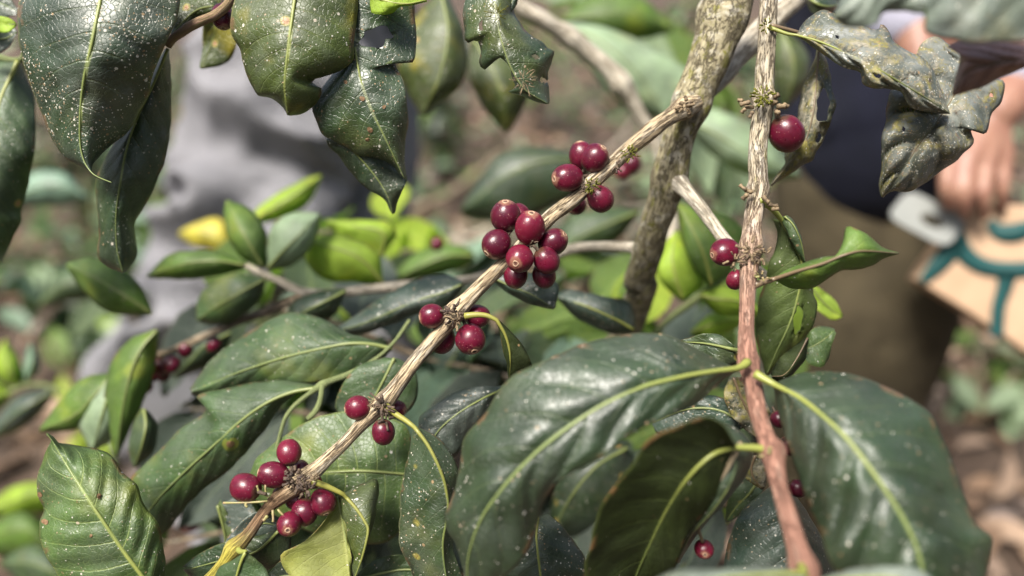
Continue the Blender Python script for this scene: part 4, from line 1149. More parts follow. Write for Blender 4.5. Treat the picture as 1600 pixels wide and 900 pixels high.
leaf(GT, [(340, 790), (350, 830), (352, 860), (345, 890)], [(345, 780), (362, 815), (372, 850), (350, 892)], [(380, 770), (400, 800), (400, 840), (348, 892)], [.40, .40, .40, .405], 'slate', n=5, pmat=M_PETD)
leaf(GT, [(840, 808), (838, 840), (842, 880), (850, 940)], [(850, 802), (815, 825), (795, 870), (790, 910), (846, 945)], [(856, 803), (880, 822), (902, 852), (915, 878), (908, 920), (854, 945)], [.365, .36, .358, .36], 'dark', dl=.006, dr=.008, n=7, q=.001, wid=(.0011, .0006), label='speckled leaf tip peeping out below the largest front leaf', under='mid')
leaf(GT, [(560, 905), (600, 895), (640, 890), (700, 900)], [(556, 900), (590, 872), (630, 868), (680, 878), (702, 896)], [(560, 912), (600, 940), (650, 945), (700, 906)], [.37, .37, .37, .37], 'mid', n=5, pmat=M_PETD)
leaf(GT, [(420, 905), (450, 900), (480, 905), (520, 930)], [(418, 900), (440, 876), (480, 880), (520, 926)], [(420, 915), (450, 945), (490, 950), (520, 934)], [.365, .365, .365, .365], 'deep', n=5, pmat=M_PETD)
leaf(GT, [(720, 445), (690, 458), (650, 470), (600, 492), (560, 508), (520, 518)], [(724, 440), (695, 428), (650, 436), (600, 462), (560, 490), (522, 514)], [(724, 450), (700, 476), (650, 492), (600, 512), (555, 524), (522, 521)], [.43, .43, .432, .435, .44, .45], 'slate', dl=.012, dr=.006, n=7, q=.0012, wid=(.0009, .0004), pmat=M_PETD,
     label='dark blue-shining leaf behind the branch between the second and third cherry clusters')
leaf(GT, [(770, 434), (800, 448), (830, 460), (866, 482)], [(768, 430), (800, 424), (845, 430), (872, 445), (868, 481)], [(770, 440), (795, 460), (830, 476), (864, 484)], [.40, .398, .396, .396], 'slate', dl=.004, dr=.006, n=5, q=.0012, wid=(.0007, .0003), pmat=M_PETD, label='small grey leaf tip under the biggest cherry cluster')

# ------------------------------------------------------------------ blurred twigs behind
B4 = empty('background_twig', at(470, 460, .5), 'thin blurred twig crossing behind at mid left with fresh green leaves and small red berries', 'branch')
stem(B4, [(700, 440), (650, 446), (600, 450), (550, 455), (505, 460), (470, 456), (440, 440), (410, 428), (385, 415)], [.5, .5, .5, .5, .5, .5, .5, .5, .5], [7, 8, 9, 8, 8, 8, 6, 6, 5], M_PALE, 'stem', 10, .003, .07, seed=60)
stem(B4, [(480, 462), (450, 472), (410, 488), (370, 502), (330, 520), (300, 535), (270, 548), (238, 556)], [.5, .5, .5, .5, .5, .5, .5, .5], [8, 7.5, 8, 7.5, 7, 7, 6, 6], M_TWIG, 'stem', 10, .003, .07, seed=61)
for (x, y, r, dz) in ((250, 573, 13, 0), (268, 569, 13, -.006), (290, 547, 11, 0), (334, 538, 11, .006), (228, 604, 10, .004), (240, 583, 12, .008), (256, 586, 10, .01), (683, 381, 10, .1), (322, 765, 12, .12), (300, 815, 15, .14), (282, 790, 14, .16), (350, 760, 12, .12)):
    cherry(B4, x, y, r, .5 + dz, None, (x + 5, y - 10), 1.05, stalk=False)
BLV = [
    ([(238, 490), (200, 465), (150, 435), (104, 414)], [(238, 484), (215, 440), (180, 414), (140, 402), (104, 410)], [(236, 493), (200, 492), (165, 486), (130, 456), (105, 420)], .50, 'bright'),
    ([(385, 415), (340, 408), (290, 412), (229, 432)], [(385, 410), (340, 392), (290, 392), (258, 400), (229, 430)], [(385, 420), (345, 430), (300, 436), (255, 436), (230, 434)], .50, 'bright'),
    ([(414, 436), (380, 455), (340, 478), (308, 500)], [(412, 432), (370, 426), (330, 442), (308, 470), (305, 498)], [(416, 440), (405, 470), (370, 500), (330, 508), (308, 502)], .485, 'mid'),
    ([(412, 418), (392, 385), (372, 350), (354, 313)], [(408, 420), (375, 402), (355, 370), (350, 335), (353, 313)], [(416, 416), (418, 370), (400, 335), (380, 320), (356, 312)], .50, 'bright'),
    ([(418, 420), (440, 395), (470, 365), (500, 334)], [(416, 416), (415, 385), (430, 345), (465, 332), (499, 333)], [(422, 422), (455, 415), (485, 390), (500, 360), (502, 336)], .50, 'pale'),
    ([(600, 445), (570, 410), (530, 390), (470, 375)], [(600, 440), (590, 395), (545, 370), (500, 365), (470, 373)], [(600, 448), (560, 442), (510, 438), (480, 415), (468, 380)], .52, 'lime'),
    ([(588, 412), (600, 380), (590, 360), (510, 346)], [(590, 410), (616, 375), (622, 365), (600, 345), (512, 343)], [(586, 414), (560, 392), (530, 370), (508, 350)], .55, 'lime'),
    ([(385, 350), (420, 330), (460, 305), (502, 274)], [(385, 346), (415, 315), (465, 285), (501, 273)], [(385, 354), (430, 345), (480, 320), (503, 277)], .62, 'lime'),
    ([(362, 392), (340, 374), (312, 362), (280, 366)], [(364, 376), (346, 344), (318, 344), (279, 363)], [(362, 398), (335, 394), (305, 386), (280, 370)], .84, 'yellow'),
    ([(245, 516), (215, 555), (195, 620), (182, 712)], [(240, 514), (200, 532), (172, 570), (163, 625), (172, 680), (181, 713)], [(248, 518), (245, 560), (232, 610), (205, 670), (185, 713)], .475, 'bright'),
    ([(175, 585), (150, 615), (115, 650), (62, 672)], [(172, 582), (130, 590), (95, 625), (62, 668)], [(178, 590), (160, 640), (120, 670), (64, 676)], .49, 'bright'),
    ([(172, 590), (165, 630), (155, 665), (145, 705)], [(168, 590), (135, 620), (122, 660), (142, 706)], [(178, 590), (188, 630), (180, 680), (148, 706)], .485, 'pale'),
    ([(225, 640), (228, 665), (222, 695), (210, 730)], [(220, 638), (206, 665), (200, 700), (208, 731)], [(230, 640), (246, 665), (240, 705), (212, 731)], .45, 'mid'),
    ([(540, 455), (500, 475), (470, 490), (440, 510)], [(540, 450), (500, 455), (460, 470), (438, 508)], [(540, 460), (520, 495), (480, 510), (442, 513)], .47, 'deep'),
    ([(360, 520), (320, 540), (300, 560), (270, 590)], [(358, 515), (320, 520), (290, 545), (268, 588)], [(362, 524), (345, 560), (310, 580), (272, 592)], .53, 'deep'),
]
for a, b, c, d, m in BLV:
    leaf(B4, a, b, c, [d, d - .008, d - .006, d + .004], m, dl=.01, dr=.012, n=7, wid=(.0014, .0004), res=.55, pmat=M_PET if m in ('lime', 'yellow') else M_PETD, q=.001)

FL = empty('far_shoot', at(-40, 640, .72), 'blurred green shoot entering low on the left edge above the veined light green leaf', 'branch')
stem(FL, [(-80, 700), (-20, 650), (20, 610), (60, 600), (100, 612)], [.72, .72, .72, .72, .72], [5, 5, 4.5, 4, 3], M_GTWIG, 'stem', 8, .004, .05, seed=75)
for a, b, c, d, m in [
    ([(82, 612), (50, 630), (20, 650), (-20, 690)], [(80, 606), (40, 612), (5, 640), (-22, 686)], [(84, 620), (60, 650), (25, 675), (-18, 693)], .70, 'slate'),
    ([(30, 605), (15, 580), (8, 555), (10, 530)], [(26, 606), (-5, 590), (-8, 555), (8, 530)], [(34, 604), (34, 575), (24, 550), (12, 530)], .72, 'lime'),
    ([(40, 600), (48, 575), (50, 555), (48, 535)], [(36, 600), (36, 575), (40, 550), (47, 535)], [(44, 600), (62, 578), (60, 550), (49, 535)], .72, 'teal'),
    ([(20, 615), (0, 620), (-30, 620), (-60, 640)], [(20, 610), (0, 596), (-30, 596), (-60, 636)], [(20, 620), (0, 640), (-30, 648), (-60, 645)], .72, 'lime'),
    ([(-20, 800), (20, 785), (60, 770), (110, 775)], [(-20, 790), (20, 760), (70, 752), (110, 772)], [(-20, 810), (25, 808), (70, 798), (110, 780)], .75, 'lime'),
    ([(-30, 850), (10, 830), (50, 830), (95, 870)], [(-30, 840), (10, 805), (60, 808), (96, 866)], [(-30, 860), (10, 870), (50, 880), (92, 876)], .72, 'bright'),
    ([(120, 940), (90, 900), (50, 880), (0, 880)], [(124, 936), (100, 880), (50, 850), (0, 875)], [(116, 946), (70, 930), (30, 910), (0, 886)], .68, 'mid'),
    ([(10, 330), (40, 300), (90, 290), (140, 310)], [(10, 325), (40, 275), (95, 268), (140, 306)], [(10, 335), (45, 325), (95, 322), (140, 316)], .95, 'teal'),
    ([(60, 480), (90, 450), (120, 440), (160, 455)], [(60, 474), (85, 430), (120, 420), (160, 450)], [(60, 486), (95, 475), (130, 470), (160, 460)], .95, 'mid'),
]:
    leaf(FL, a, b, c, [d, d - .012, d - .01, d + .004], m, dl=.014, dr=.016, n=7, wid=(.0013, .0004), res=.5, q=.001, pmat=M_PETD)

LT = empty('lime_shoot', at(1065, 480, .5), 'young lime green shoot behind, between trunk and drooping branch', 'branch')
stem(LT, [(1000, 545), (1025, 520), (1050, 495), (1075, 476), (1110, 450), (1140, 425)], [.5, .5, .5, .5, .5, .5], [4, 4.5, 6, 6.5, 7, 6], M_GTWIG, 'stem', 10, .003, .05, seed=65)
for a, b, c, d, m in [
    ([(1068, 470), (1056, 435), (1050, 400), (1058, 360)], [(1062, 470), (1030, 435), (1030, 395), (1056, 360)], [(1074, 468), (1102, 440), (1098, 405), (1060, 360)], .5, 'lime'),
    ([(1112, 446), (1102, 405), (1085, 365), (1058, 318)], [(1108, 448), (1085, 420), (1066, 375), (1056, 320)], [(1118, 440), (1150, 415), (1162, 360), (1120, 330), (1062, 317)], .48, 'bright'),
    ([(1095, 462), (1120, 468), (1150, 470), (1190, 490)], [(1096, 456), (1125, 445), (1160, 455), (1190, 486)], [(1095, 468), (1120, 490), (1155, 495), (1188, 494)], .49, 'lime'),
    ([(990, 515), (960, 498), (915, 478), (866, 462)], [(994, 510), (985, 472), (940, 462), (890, 452), (866, 460)], [(985, 520), (950, 520), (905, 500), (868, 466)], .45, 'slate'),
    ([(1080, 520), (1110, 508), (1140, 500), (1170, 500)], [(1080, 516), (1110, 490), (1140, 488), (1170, 498)], [(1080, 524), (1110, 530), (1140, 520), (1170, 503)], .52, 'lime'),
    ([(1210, 470), (1225, 490), (1240, 520), (1250, 545)], [(1208, 470), (1212, 500), (1228, 530), (1249, 546)], [(1214, 468), (1250, 480), (1262, 510), (1252, 546)], .46, 'lime'),
]:
    leaf(LT, a, b, c, [d, d - .006, d - .004, d + .004], m, dl=.008, dr=.01, n=7, wid=(.0013, .0004), res=.55, q=.001)

B2 = empty('background_limb', at(810, 10, .56), 'pale blurred bare limb slanting down from the top centre to the trunk', 'branch')
stem(B2, [(770, -40), (810, 8), (850, 32), (890, 56), (930, 88), (968, 128), (992, 165), (1012, 200), (1030, 240), (1042, 300), (1050, 380)], np.linspace(.54, .60, 11), [13, 14, 14, 14, 15, 16, 13, 12, 12, 12, 12], M_PALE, 'stem', 14, .003, .09, seed=70, nodes=((968, 128, .25, .008), (890, 56, .2, .008)))
for x, y, r in ((985, 256, 17), (972, 268, 13), (902, 322, 12)):
    cherry(B2, x, y, r, .58, None, (x + 10, y - 10), stalk=False)
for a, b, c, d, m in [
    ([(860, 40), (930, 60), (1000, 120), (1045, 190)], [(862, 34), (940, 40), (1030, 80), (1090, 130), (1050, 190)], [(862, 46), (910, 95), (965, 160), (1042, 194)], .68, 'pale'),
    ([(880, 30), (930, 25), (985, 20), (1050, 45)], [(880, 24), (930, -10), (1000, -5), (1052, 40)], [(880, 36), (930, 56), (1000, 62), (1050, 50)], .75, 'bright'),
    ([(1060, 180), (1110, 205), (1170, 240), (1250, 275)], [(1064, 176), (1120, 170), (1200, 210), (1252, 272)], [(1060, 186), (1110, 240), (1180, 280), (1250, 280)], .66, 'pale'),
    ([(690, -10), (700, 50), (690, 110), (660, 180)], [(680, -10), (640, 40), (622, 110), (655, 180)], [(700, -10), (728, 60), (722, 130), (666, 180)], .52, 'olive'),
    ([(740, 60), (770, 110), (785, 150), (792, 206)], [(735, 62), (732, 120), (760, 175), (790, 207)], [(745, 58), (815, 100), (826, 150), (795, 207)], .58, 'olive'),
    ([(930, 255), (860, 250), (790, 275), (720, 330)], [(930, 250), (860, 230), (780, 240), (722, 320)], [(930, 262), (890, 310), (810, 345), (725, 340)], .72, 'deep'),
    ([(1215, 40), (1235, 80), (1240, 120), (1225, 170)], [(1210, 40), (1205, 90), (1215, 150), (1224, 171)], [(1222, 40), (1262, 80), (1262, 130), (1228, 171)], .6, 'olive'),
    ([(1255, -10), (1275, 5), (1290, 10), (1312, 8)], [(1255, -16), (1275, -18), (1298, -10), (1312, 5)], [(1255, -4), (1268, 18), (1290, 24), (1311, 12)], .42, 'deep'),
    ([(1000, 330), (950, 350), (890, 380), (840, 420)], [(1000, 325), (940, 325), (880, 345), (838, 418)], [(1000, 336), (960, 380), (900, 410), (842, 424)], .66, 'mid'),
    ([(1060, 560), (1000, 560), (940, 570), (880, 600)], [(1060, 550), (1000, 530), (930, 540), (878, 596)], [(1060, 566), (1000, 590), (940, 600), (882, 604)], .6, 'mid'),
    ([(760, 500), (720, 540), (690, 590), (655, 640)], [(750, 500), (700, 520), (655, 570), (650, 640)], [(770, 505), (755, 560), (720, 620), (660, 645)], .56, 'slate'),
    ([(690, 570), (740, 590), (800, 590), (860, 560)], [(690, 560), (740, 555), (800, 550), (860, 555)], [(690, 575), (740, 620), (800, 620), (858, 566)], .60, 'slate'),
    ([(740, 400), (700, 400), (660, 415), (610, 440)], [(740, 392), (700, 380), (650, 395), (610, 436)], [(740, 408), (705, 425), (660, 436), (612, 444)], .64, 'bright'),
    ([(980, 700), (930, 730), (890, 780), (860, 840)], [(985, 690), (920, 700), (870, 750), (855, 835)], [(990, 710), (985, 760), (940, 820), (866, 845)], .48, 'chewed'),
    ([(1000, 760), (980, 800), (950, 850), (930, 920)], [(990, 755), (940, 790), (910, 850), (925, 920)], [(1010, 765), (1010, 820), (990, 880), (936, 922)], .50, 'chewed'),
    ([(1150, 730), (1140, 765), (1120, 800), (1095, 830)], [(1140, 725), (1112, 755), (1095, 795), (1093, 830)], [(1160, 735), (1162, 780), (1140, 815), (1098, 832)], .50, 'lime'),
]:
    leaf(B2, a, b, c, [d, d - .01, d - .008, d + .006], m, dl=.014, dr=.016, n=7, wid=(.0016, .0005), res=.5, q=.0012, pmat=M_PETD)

# ------------------------------------------------------------------ ground, litter, low plants
def ground_z(x, y):
    return .05 * vnoise(np.stack([np.asarray(x) * .8, np.asarray(y) * .8, np.asarray(x) * 0], -1), 91) + .02 * vnoise(np.stack([np.asarray(x) * 4, np.asarray(y) * 4, np.asarray(x) * 0], -1), 92)


def ground():
    gx = np.concatenate([np.linspace(-60, -6, 14), np.linspace(-5, 5, 90), np.linspace(6, 60, 14)])
    gy = np.concatenate([np.linspace(-20, -2, 8), np.linspace(-1, 9, 90), np.linspace(10, 120, 16)])
    X, Y = np.meshgrid(gx, gy)
    Z = ground_z(X, Y) + np.clip(Y - 3, 0, 40) * .06
    n, m = X.shape
    idx = np.arange(n * m).reshape(n, m)
    F = np.stack([idx[:-1, :-1], idx[:-1, 1:], idx[1:, 1:], idx[1:, :-1]], -1).reshape(-1, 4)
    T = NT('soil')
    tc = T.n('ShaderNodeTexCoord').outputs['Object']
    a = T.noise(tc, 7, 8, .7)
    b = T.noise(tc, 34, 5, .65)
    c = T.mix(T.ramp(a, .35, .65), (.030, .021, .014), (.085, .056, .038))
    c = T.mix(T.ramp(b, .5, .66), c, (.15, .10, .07))
    T.set(T.bsdf.inputs['Base Color'], c)
    T.bsdf.inputs['Roughness'].default_value = .95
    T.set(T.bsdf.inputs['Normal'], T.bump(b, .8, .02))
    o = add('ground', np.stack([X, Y, Z], -1).reshape(-1, 3), F, T.m, None, origin=(0, 0, 0))
    props(o, kind='structure')


def gz(x, y):
    return ground_z(x, y) + np.clip(np.asarray(y) - 3, 0, 40) * .06


ground()


def tint_mat(name, stops, rough=.55, trans=.15, spec=.5):
    T = NT(name)
    a = T.attr('tint').outputs['Fac']
    r = T.n('ShaderNodeValToRGB')
    r.color_ramp.interpolation = 'LINEAR'
    els = r.color_ramp.elements
    while len(els) < len(stops):
        els.new(.5)
    for i, c in enumerate(stops):
        els[i].position = i / (len(stops) - 1)
        els[i].color = (*c, 1)
    T.set(r.inputs[0], a)
    T.set(T.bsdf.inputs['Base Color'], r.outputs[0])
    T.bsdf.inputs['Roughness'].default_value = rough
    T.bsdf.inputs['Specular IOR Level'].default_value = spec
    tr = T.n('ShaderNodeBsdfTranslucent')
    T.set(tr.inputs[0], r.outputs[0])
    mx = T.n('ShaderNodeMixShader')
    mx.inputs[0].default_value = trans
    T.t.links.new(T.bsdf.outputs[0], mx.inputs[1])
    T.t.links.new(tr.outputs[0], mx.inputs[2])
    T.t.links.new(mx.outputs[0], T.out.inputs[0])
    return T.m


def scatter_leaves(name, C, S, az, tilt, roll, tint, mat, curl=.25, kind='stuff', parent=None, wr=.42):
    """many small curved leaves in one mesh; C base points"""
    n = len(C)
    us = np.array([0, .22, .5, .78, 1.0])
    wv = np.array([.06, .75, 1.0, .7, .03]) * wr
    loc = []
    for u_, w_ in zip(us, wv):
        for s in (-1, 0, 1):
            loc.append((s * w_ * .5, u_, -curl * u_ * u_ + .12 * abs(s) * w_ * 2))
    loc = np.array(loc)
    P = loc[None] * S[:, None, None]
    def rot(P, ax, a):
        c, s = np.cos(a)[:, None], np.sin(a)[:, None]
        i, j = [(1, 2), (2, 0), (0, 1)][ax]
        Q = P.copy()
        Q[..., i] = P[..., i] * c - P[..., j] * s
        Q[..., j] = P[..., i] * s + P[..., j] * c
        return Q
    P = rot(rot(rot(P, 1, roll), 0, tilt), 2, az) + C[:, None]
    q = np.array([[r * 3 + s, r * 3 + s + 1, r * 3 + s + 4, r * 3 + s + 3] for r in range(4) for s in range(2)])
    F = (q[None] + (np.arange(n) * 15)[:, None, None]).reshape(-1, 4)
    o = add(name, P.reshape(-1, 3), F, mat, parent, {'tint': np.repeat(tint, 15)}, origin=None if parent is not None else (0, 0, 0))
    if kind:
        o['kind'] = kind
    return o


M_LIT = tint_mat('litter', [(.03, .02, .014), (.13, .08, .05), (.24, .155, .10), (.36, .25, .17), (.15, .115, .10), (.34, .27, .235)], .75, .05, .3)
M_COV = tint_mat('cover', [(.035, .06, .022), (.07, .12, .04), (.12, .19, .07), (.14, .21, .15), (.22, .27, .07)], .42, .2)
rg = np.random.default_rng(11)
n = 6500
x, y = rg.uniform(-4.5, 4.5, n), 1.0 + 8 * rg.uniform(0, 1, n) ** 1.5
scatter_leaves('leaf_litter', np.stack([x, y, gz(x, y) + rg.uniform(.002, .03, n)], -1), rg.uniform(.05, .14, n), rg.uniform(0, 6.28, n), rg.normal(.1, .3, n), rg.normal(0, .5, n), rg.uniform(0, 1, n), M_LIT, .3)
n = 5200
x = np.concatenate([rg.uniform(-3.6, -.4, n * 2 // 3), rg.uniform(-.6, 4.2, n - n * 2 // 3)])
y = np.concatenate([1.6 + 4.5 * rg.uniform(0, 1, n * 2 // 3) ** 1.2, rg.uniform(2.6, 7, n - n * 2 // 3)])
cl = vnoise(np.stack([x * 1.8, y * 1.8, x * 0], -1), 33)
k = cl > -.15
x, y = x[k], y[k]
n = len(x)
scatter_leaves('ground_cover', np.stack([x, y, gz(x, y) + rg.uniform(.03, .24, n)], -1), rg.uniform(.06, .13, n), rg.uniform(0, 6.28, n), rg.normal(.15, .45, n), rg.normal(0, .4, n), rg.uniform(0, 1, n) ** 1.3, M_COV, .25)

# shrubs behind: each leaf an object of its own, three shared meshes
def shrub_leaf_mesh(seed, mat):
    us = np.linspace(0, 1, 8)
    w = .46 * np.sin(np.pi * us ** .85) ** .8 + .004
    V = []
    for u_, w_ in zip(us, w):
        for v in (-1, -.5, 0, .5, 1):
            V.append((v * w_ * .5, u_, -.3 * u_ * u_ + .09 * abs(v) + .02 * math.sin(u_ * 18 + seed + v)))
    q = [[r * 5 + s, r * 5 + s + 1, r * 5 + s + 6, r * 5 + s + 5] for r in range(7) for s in range(4)]
    me = mesh_from('leaf', np.array(V), np.array(q), {'leafco': np.array([(u_, v, u_ * .1) for u_ in us for v in (-1, -.5, 0, .5, 1)])})
    me.materials.append(mat)
    return me


SLM = [shrub_leaf_mesh(0, LM['mid']), shrub_leaf_mesh(1, LM['bright']), shrub_leaf_mesh(2, LM['slate']), shrub_leaf_mesh(3, LM['pale']), shrub_leaf_mesh(4, LM['lime']), shrub_leaf_mesh(5, LM['teal'])]


def shrub(x, y, h, nl, spread, pick, label, seed, lsize=.11):
    rg = np.random.default_rng(seed)
    z0 = float(gz(np.array(x), np.array(y)))
    o = empty('coffee_shrub', (x, y, z0), label, 'shrub', 'leafy shrubs behind the coffee tree')
    parts, tips = [], []
    for i in range(5):
        a = rg.uniform(0, 6.28)
        e = np.array([x + math.cos(a) * spread * rg.uniform(.3, .9), y + math.sin(a) * spread * rg.uniform(.3, .9), z0 + h * rg.uniform(.7, 1)])
        m = np.array([x + math.cos(a) * spread * .2, y + math.sin(a) * spread * .2, z0 + h * .45])
        P = spline(np.array([[x, y, z0 - .03], m, e]), 14)
        parts.append(tube(P, np.linspace(.012, .003, 14), 6))
        tips.append(P)
    V, F, A = merge(parts)
    add('stem', V, F, M_TWIG, o, {'bark': A}, origin=(x, y, z0))
    for i in range(nl):
        P = tips[i % 5]
        b = P[rg.integers(3, 14)] + rg.normal(0, .012, 3)
        l = bpy.data.objects.new('leaf', SLM[pick[rg.integers(0, len(pick))]])
        a = math.atan2(b[1] - y, b[0] - x) + rg.normal(0, .9)
        l.rotation_euler = (rg.normal(-.15, .45), rg.normal(0, .3), a - math.pi / 2)
        s = lsize * rg.uniform(.7, 1.3)
        l.scale = (s, s, s)
        link(l, b, o)
    return o


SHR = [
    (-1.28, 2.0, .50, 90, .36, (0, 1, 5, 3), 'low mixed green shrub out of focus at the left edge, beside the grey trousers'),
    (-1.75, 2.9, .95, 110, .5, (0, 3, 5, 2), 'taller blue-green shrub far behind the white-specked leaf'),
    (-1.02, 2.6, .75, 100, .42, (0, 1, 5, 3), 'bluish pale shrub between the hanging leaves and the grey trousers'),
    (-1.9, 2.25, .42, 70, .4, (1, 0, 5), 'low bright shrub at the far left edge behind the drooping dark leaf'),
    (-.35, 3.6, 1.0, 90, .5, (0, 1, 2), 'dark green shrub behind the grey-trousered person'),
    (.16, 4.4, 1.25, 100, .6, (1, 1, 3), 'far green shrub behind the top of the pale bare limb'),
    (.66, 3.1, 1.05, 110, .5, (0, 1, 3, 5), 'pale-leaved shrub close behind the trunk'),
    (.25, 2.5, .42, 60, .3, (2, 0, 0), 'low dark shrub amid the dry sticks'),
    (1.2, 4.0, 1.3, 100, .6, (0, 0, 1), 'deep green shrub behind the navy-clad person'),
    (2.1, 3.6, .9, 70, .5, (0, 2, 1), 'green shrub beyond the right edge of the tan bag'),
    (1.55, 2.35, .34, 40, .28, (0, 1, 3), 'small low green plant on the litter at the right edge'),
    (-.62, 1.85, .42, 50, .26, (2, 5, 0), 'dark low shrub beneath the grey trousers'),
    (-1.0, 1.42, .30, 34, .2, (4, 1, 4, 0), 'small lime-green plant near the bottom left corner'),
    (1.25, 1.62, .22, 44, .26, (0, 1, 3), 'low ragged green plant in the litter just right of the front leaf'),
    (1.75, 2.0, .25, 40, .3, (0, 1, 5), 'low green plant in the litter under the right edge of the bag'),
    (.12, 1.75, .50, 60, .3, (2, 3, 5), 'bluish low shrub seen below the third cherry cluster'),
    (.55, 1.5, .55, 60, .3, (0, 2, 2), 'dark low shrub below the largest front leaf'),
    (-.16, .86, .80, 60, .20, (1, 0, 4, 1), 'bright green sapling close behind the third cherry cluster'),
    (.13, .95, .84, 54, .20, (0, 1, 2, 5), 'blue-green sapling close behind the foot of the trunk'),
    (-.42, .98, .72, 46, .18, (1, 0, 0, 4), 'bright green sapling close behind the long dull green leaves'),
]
for i, s in enumerate(SHR):
    shrub(*s[:6], s[6], 100 + i)

# twigs of the neighbouring coffee, with pairs of leaves
def leaf_pair_twig(p0, p1, d0, d1, pairs, pick, size, label, seed, sag=20):
    rg = np.random.default_rng(seed)
    m = ((p0[0] + p1[0]) / 2, (p0[1] + p1[1]) / 2 - sag)
    S = spline(np.vstack([W(*p0, d0), W(*m, (d0 + d1) / 2), W(*p1, d1)]), 30)
    o = empty('leafy_twig', S[0], label, 'branch', 'leafy twigs behind the cherry branch')
    V, F, A = tube(S, np.linspace(.0030, .0012, 30), 8)
    add('stem', V, F, M_TWIG, o, {'bark': A})
    ax = (S[-1] - S[0]) / np.linalg.norm(S[-1] - S[0])
    for k_ in range(pairs):
        i = int(4 + k_ * 25 / max(1, pairs - 1) - (1 if k_ else 0))
        b = S[min(i, 29)]
        for sd in (-1, 1):
            # spread to both sides of the twig, drooping, upper face towards the light
            side = np.cross(ax, _u * .6 - _f * .8)
            side /= np.linalg.norm(side)
            dr = side * sd * rg.uniform(.7, 1.1) + ax * rg.uniform(.2, .7) + np.array([0, 0, -1]) * rg.uniform(-.1, .55)
            dr /= np.linalg.norm(dr)
            nz_ = np.array([0, -.45, .9]) + rg.normal(0, .3, 3)
            x_ = np.cross(dr, nz_)
            x_ /= np.linalg.norm(x_)
            z_ = np.cross(x_, dr)
            l = bpy.data.objects.new('leaf', SLM[pick[rg.integers(0, len(pick))]])
            l.rotation_mode = 'QUATERNION'
            l.rotation_quaternion = Matrix((x_, dr, z_)).transposed().to_quaternion()
            q_ = size * rg.uniform(.75, 1.15)
            l.scale = (q_, q_, q_)
            link(l, b, o)
    return o


for i, a in enumerate([
    ((660, 560), (330, 470), .54, .60, 5, (0, 2, 2, 1), .105, 'dark leafy twig behind the long dull green leaf, centre left'),
    ((640, 690), (300, 640), .50, .58, 5, (0, 2, 0), .105, 'dark leafy twig behind the leaf with the ringed spot'),
    ((620, 830), (250, 850), .47, .55, 5, (0, 2, 0, 1), .10, 'leafy twig low behind the lowest cherry cluster'),
    ((930, 660), (660, 560), .50, .56, 5, (2, 0, 5), .10, 'bluish leafy twig behind the third cherry cluster'),
    ((1010, 590), (880, 440), .56, .62, 4, (1, 4, 0), .10, 'bright leafy twig at the foot of the trunk'),
    ((1150, 640), (1010, 560), .52, .56, 4, (0, 2, 1), .10, 'green leafy twig between the largest front leaf and the trunk foot'),
    ((1180, 800), (860, 760), .44, .52, 5, (0, 2, 2), .095, 'dark leafy twig behind the very dark leaf'),
    ((760, 900), (560, 960), .45, .50, 4, (0, 2, 0), .09, 'dark leafy twig at the bottom centre'),
    ((430, 405), (620, 350), .72, .80, 3, (4, 1, 4), .11, 'lime leafy twig in front of the grey trousers'),
    ((1060, 330), (1180, 430), .60, .66, 4, (1, 4, 3), .11, 'light green leafy twig right behind the trunk'),
    ((880, 20), (1060, 60), .80, .95, 4, (3, 1, 3), .15, 'pale leafy twig behind the bare limb at top'),
    ((1040, 160), (1130, 215), .74, .80, 3, (3, 3, 0), .10, 'pale leafy twig between the trunk and the drooping branch'),
    ((700, 400), (520, 430), .74, .80, 4, (1, 0, 4), .11, 'blurred leafy twig left of the biggest cherry cluster'),
]):
    leaf_pair_twig(*a, 500 + i)

# dry sticks lying about in the middle distance
for i in range(16):
    rg = np.random.default_rng(300 + i)
    cx, cy = rg.uniform(-.35, .55), rg.uniform(1.9, 3.0)
    a, l = rg.uniform(-.9, .9) + (0 if i % 3 else 1.3), rg.uniform(.35, .9)
    z0 = float(gz(np.array(cx), np.array(cy)))
    t = np.linspace(-.5, .5, 9)
    P = np.stack([cx + np.cos(a) * l * t, cy + np.sin(a) * l * t, z0 + .03 + rg.uniform(0, .25) + (t + .5) * rg.uniform(-.05, .35) + 0 * t], -1)
    P += .02 * np.stack([vnoise(np.stack([t * 6, t * 0 + q_, t * 0 + i], -1), 5) for q_ in range(3)], -1)
    V, F, A = tube(P, np.linspace(rg.uniform(.010, .02), .005, 9), 8)
    o = add('dead_stick', V, F, M_PALE if i % 2 else M_TWIG, None, {'bark': A})
    props(o, 'blurred dry grey-brown stick leaning in the litter between the trousers and the trunk', 'stick', 'dry sticks in the litter')

# ------------------------------------------------------------------ people
def cloth_mat(name, a, b, rough=.85, fold=0):
    T = NT(name)
    tc = T.n('ShaderNodeTexCoord').outputs['Object']
    T.set(T.bsdf.inputs['Base Color'], T.mix(T.ramp(T.noise(tc, 14, 5, .6), .35, .65), a, b))
    T.bsdf.inputs['Roughness'].default_value = rough
    T.bsdf.inputs['Specular IOR Level'].default_value = .25
    wv = T.n('ShaderNodeTexWave')
    wv.inputs['Scale'].default_value = 600
    T.set(wv.inputs['Vector'], tc)
    h = T.math('ADD', T.math('MULTIPLY', wv.outputs['Fac'], .15), T.noise(tc, 18, 4, .55))
    T.set(T.bsdf.inputs['Normal'], T.bump(h, .5, .02))
    return T.m


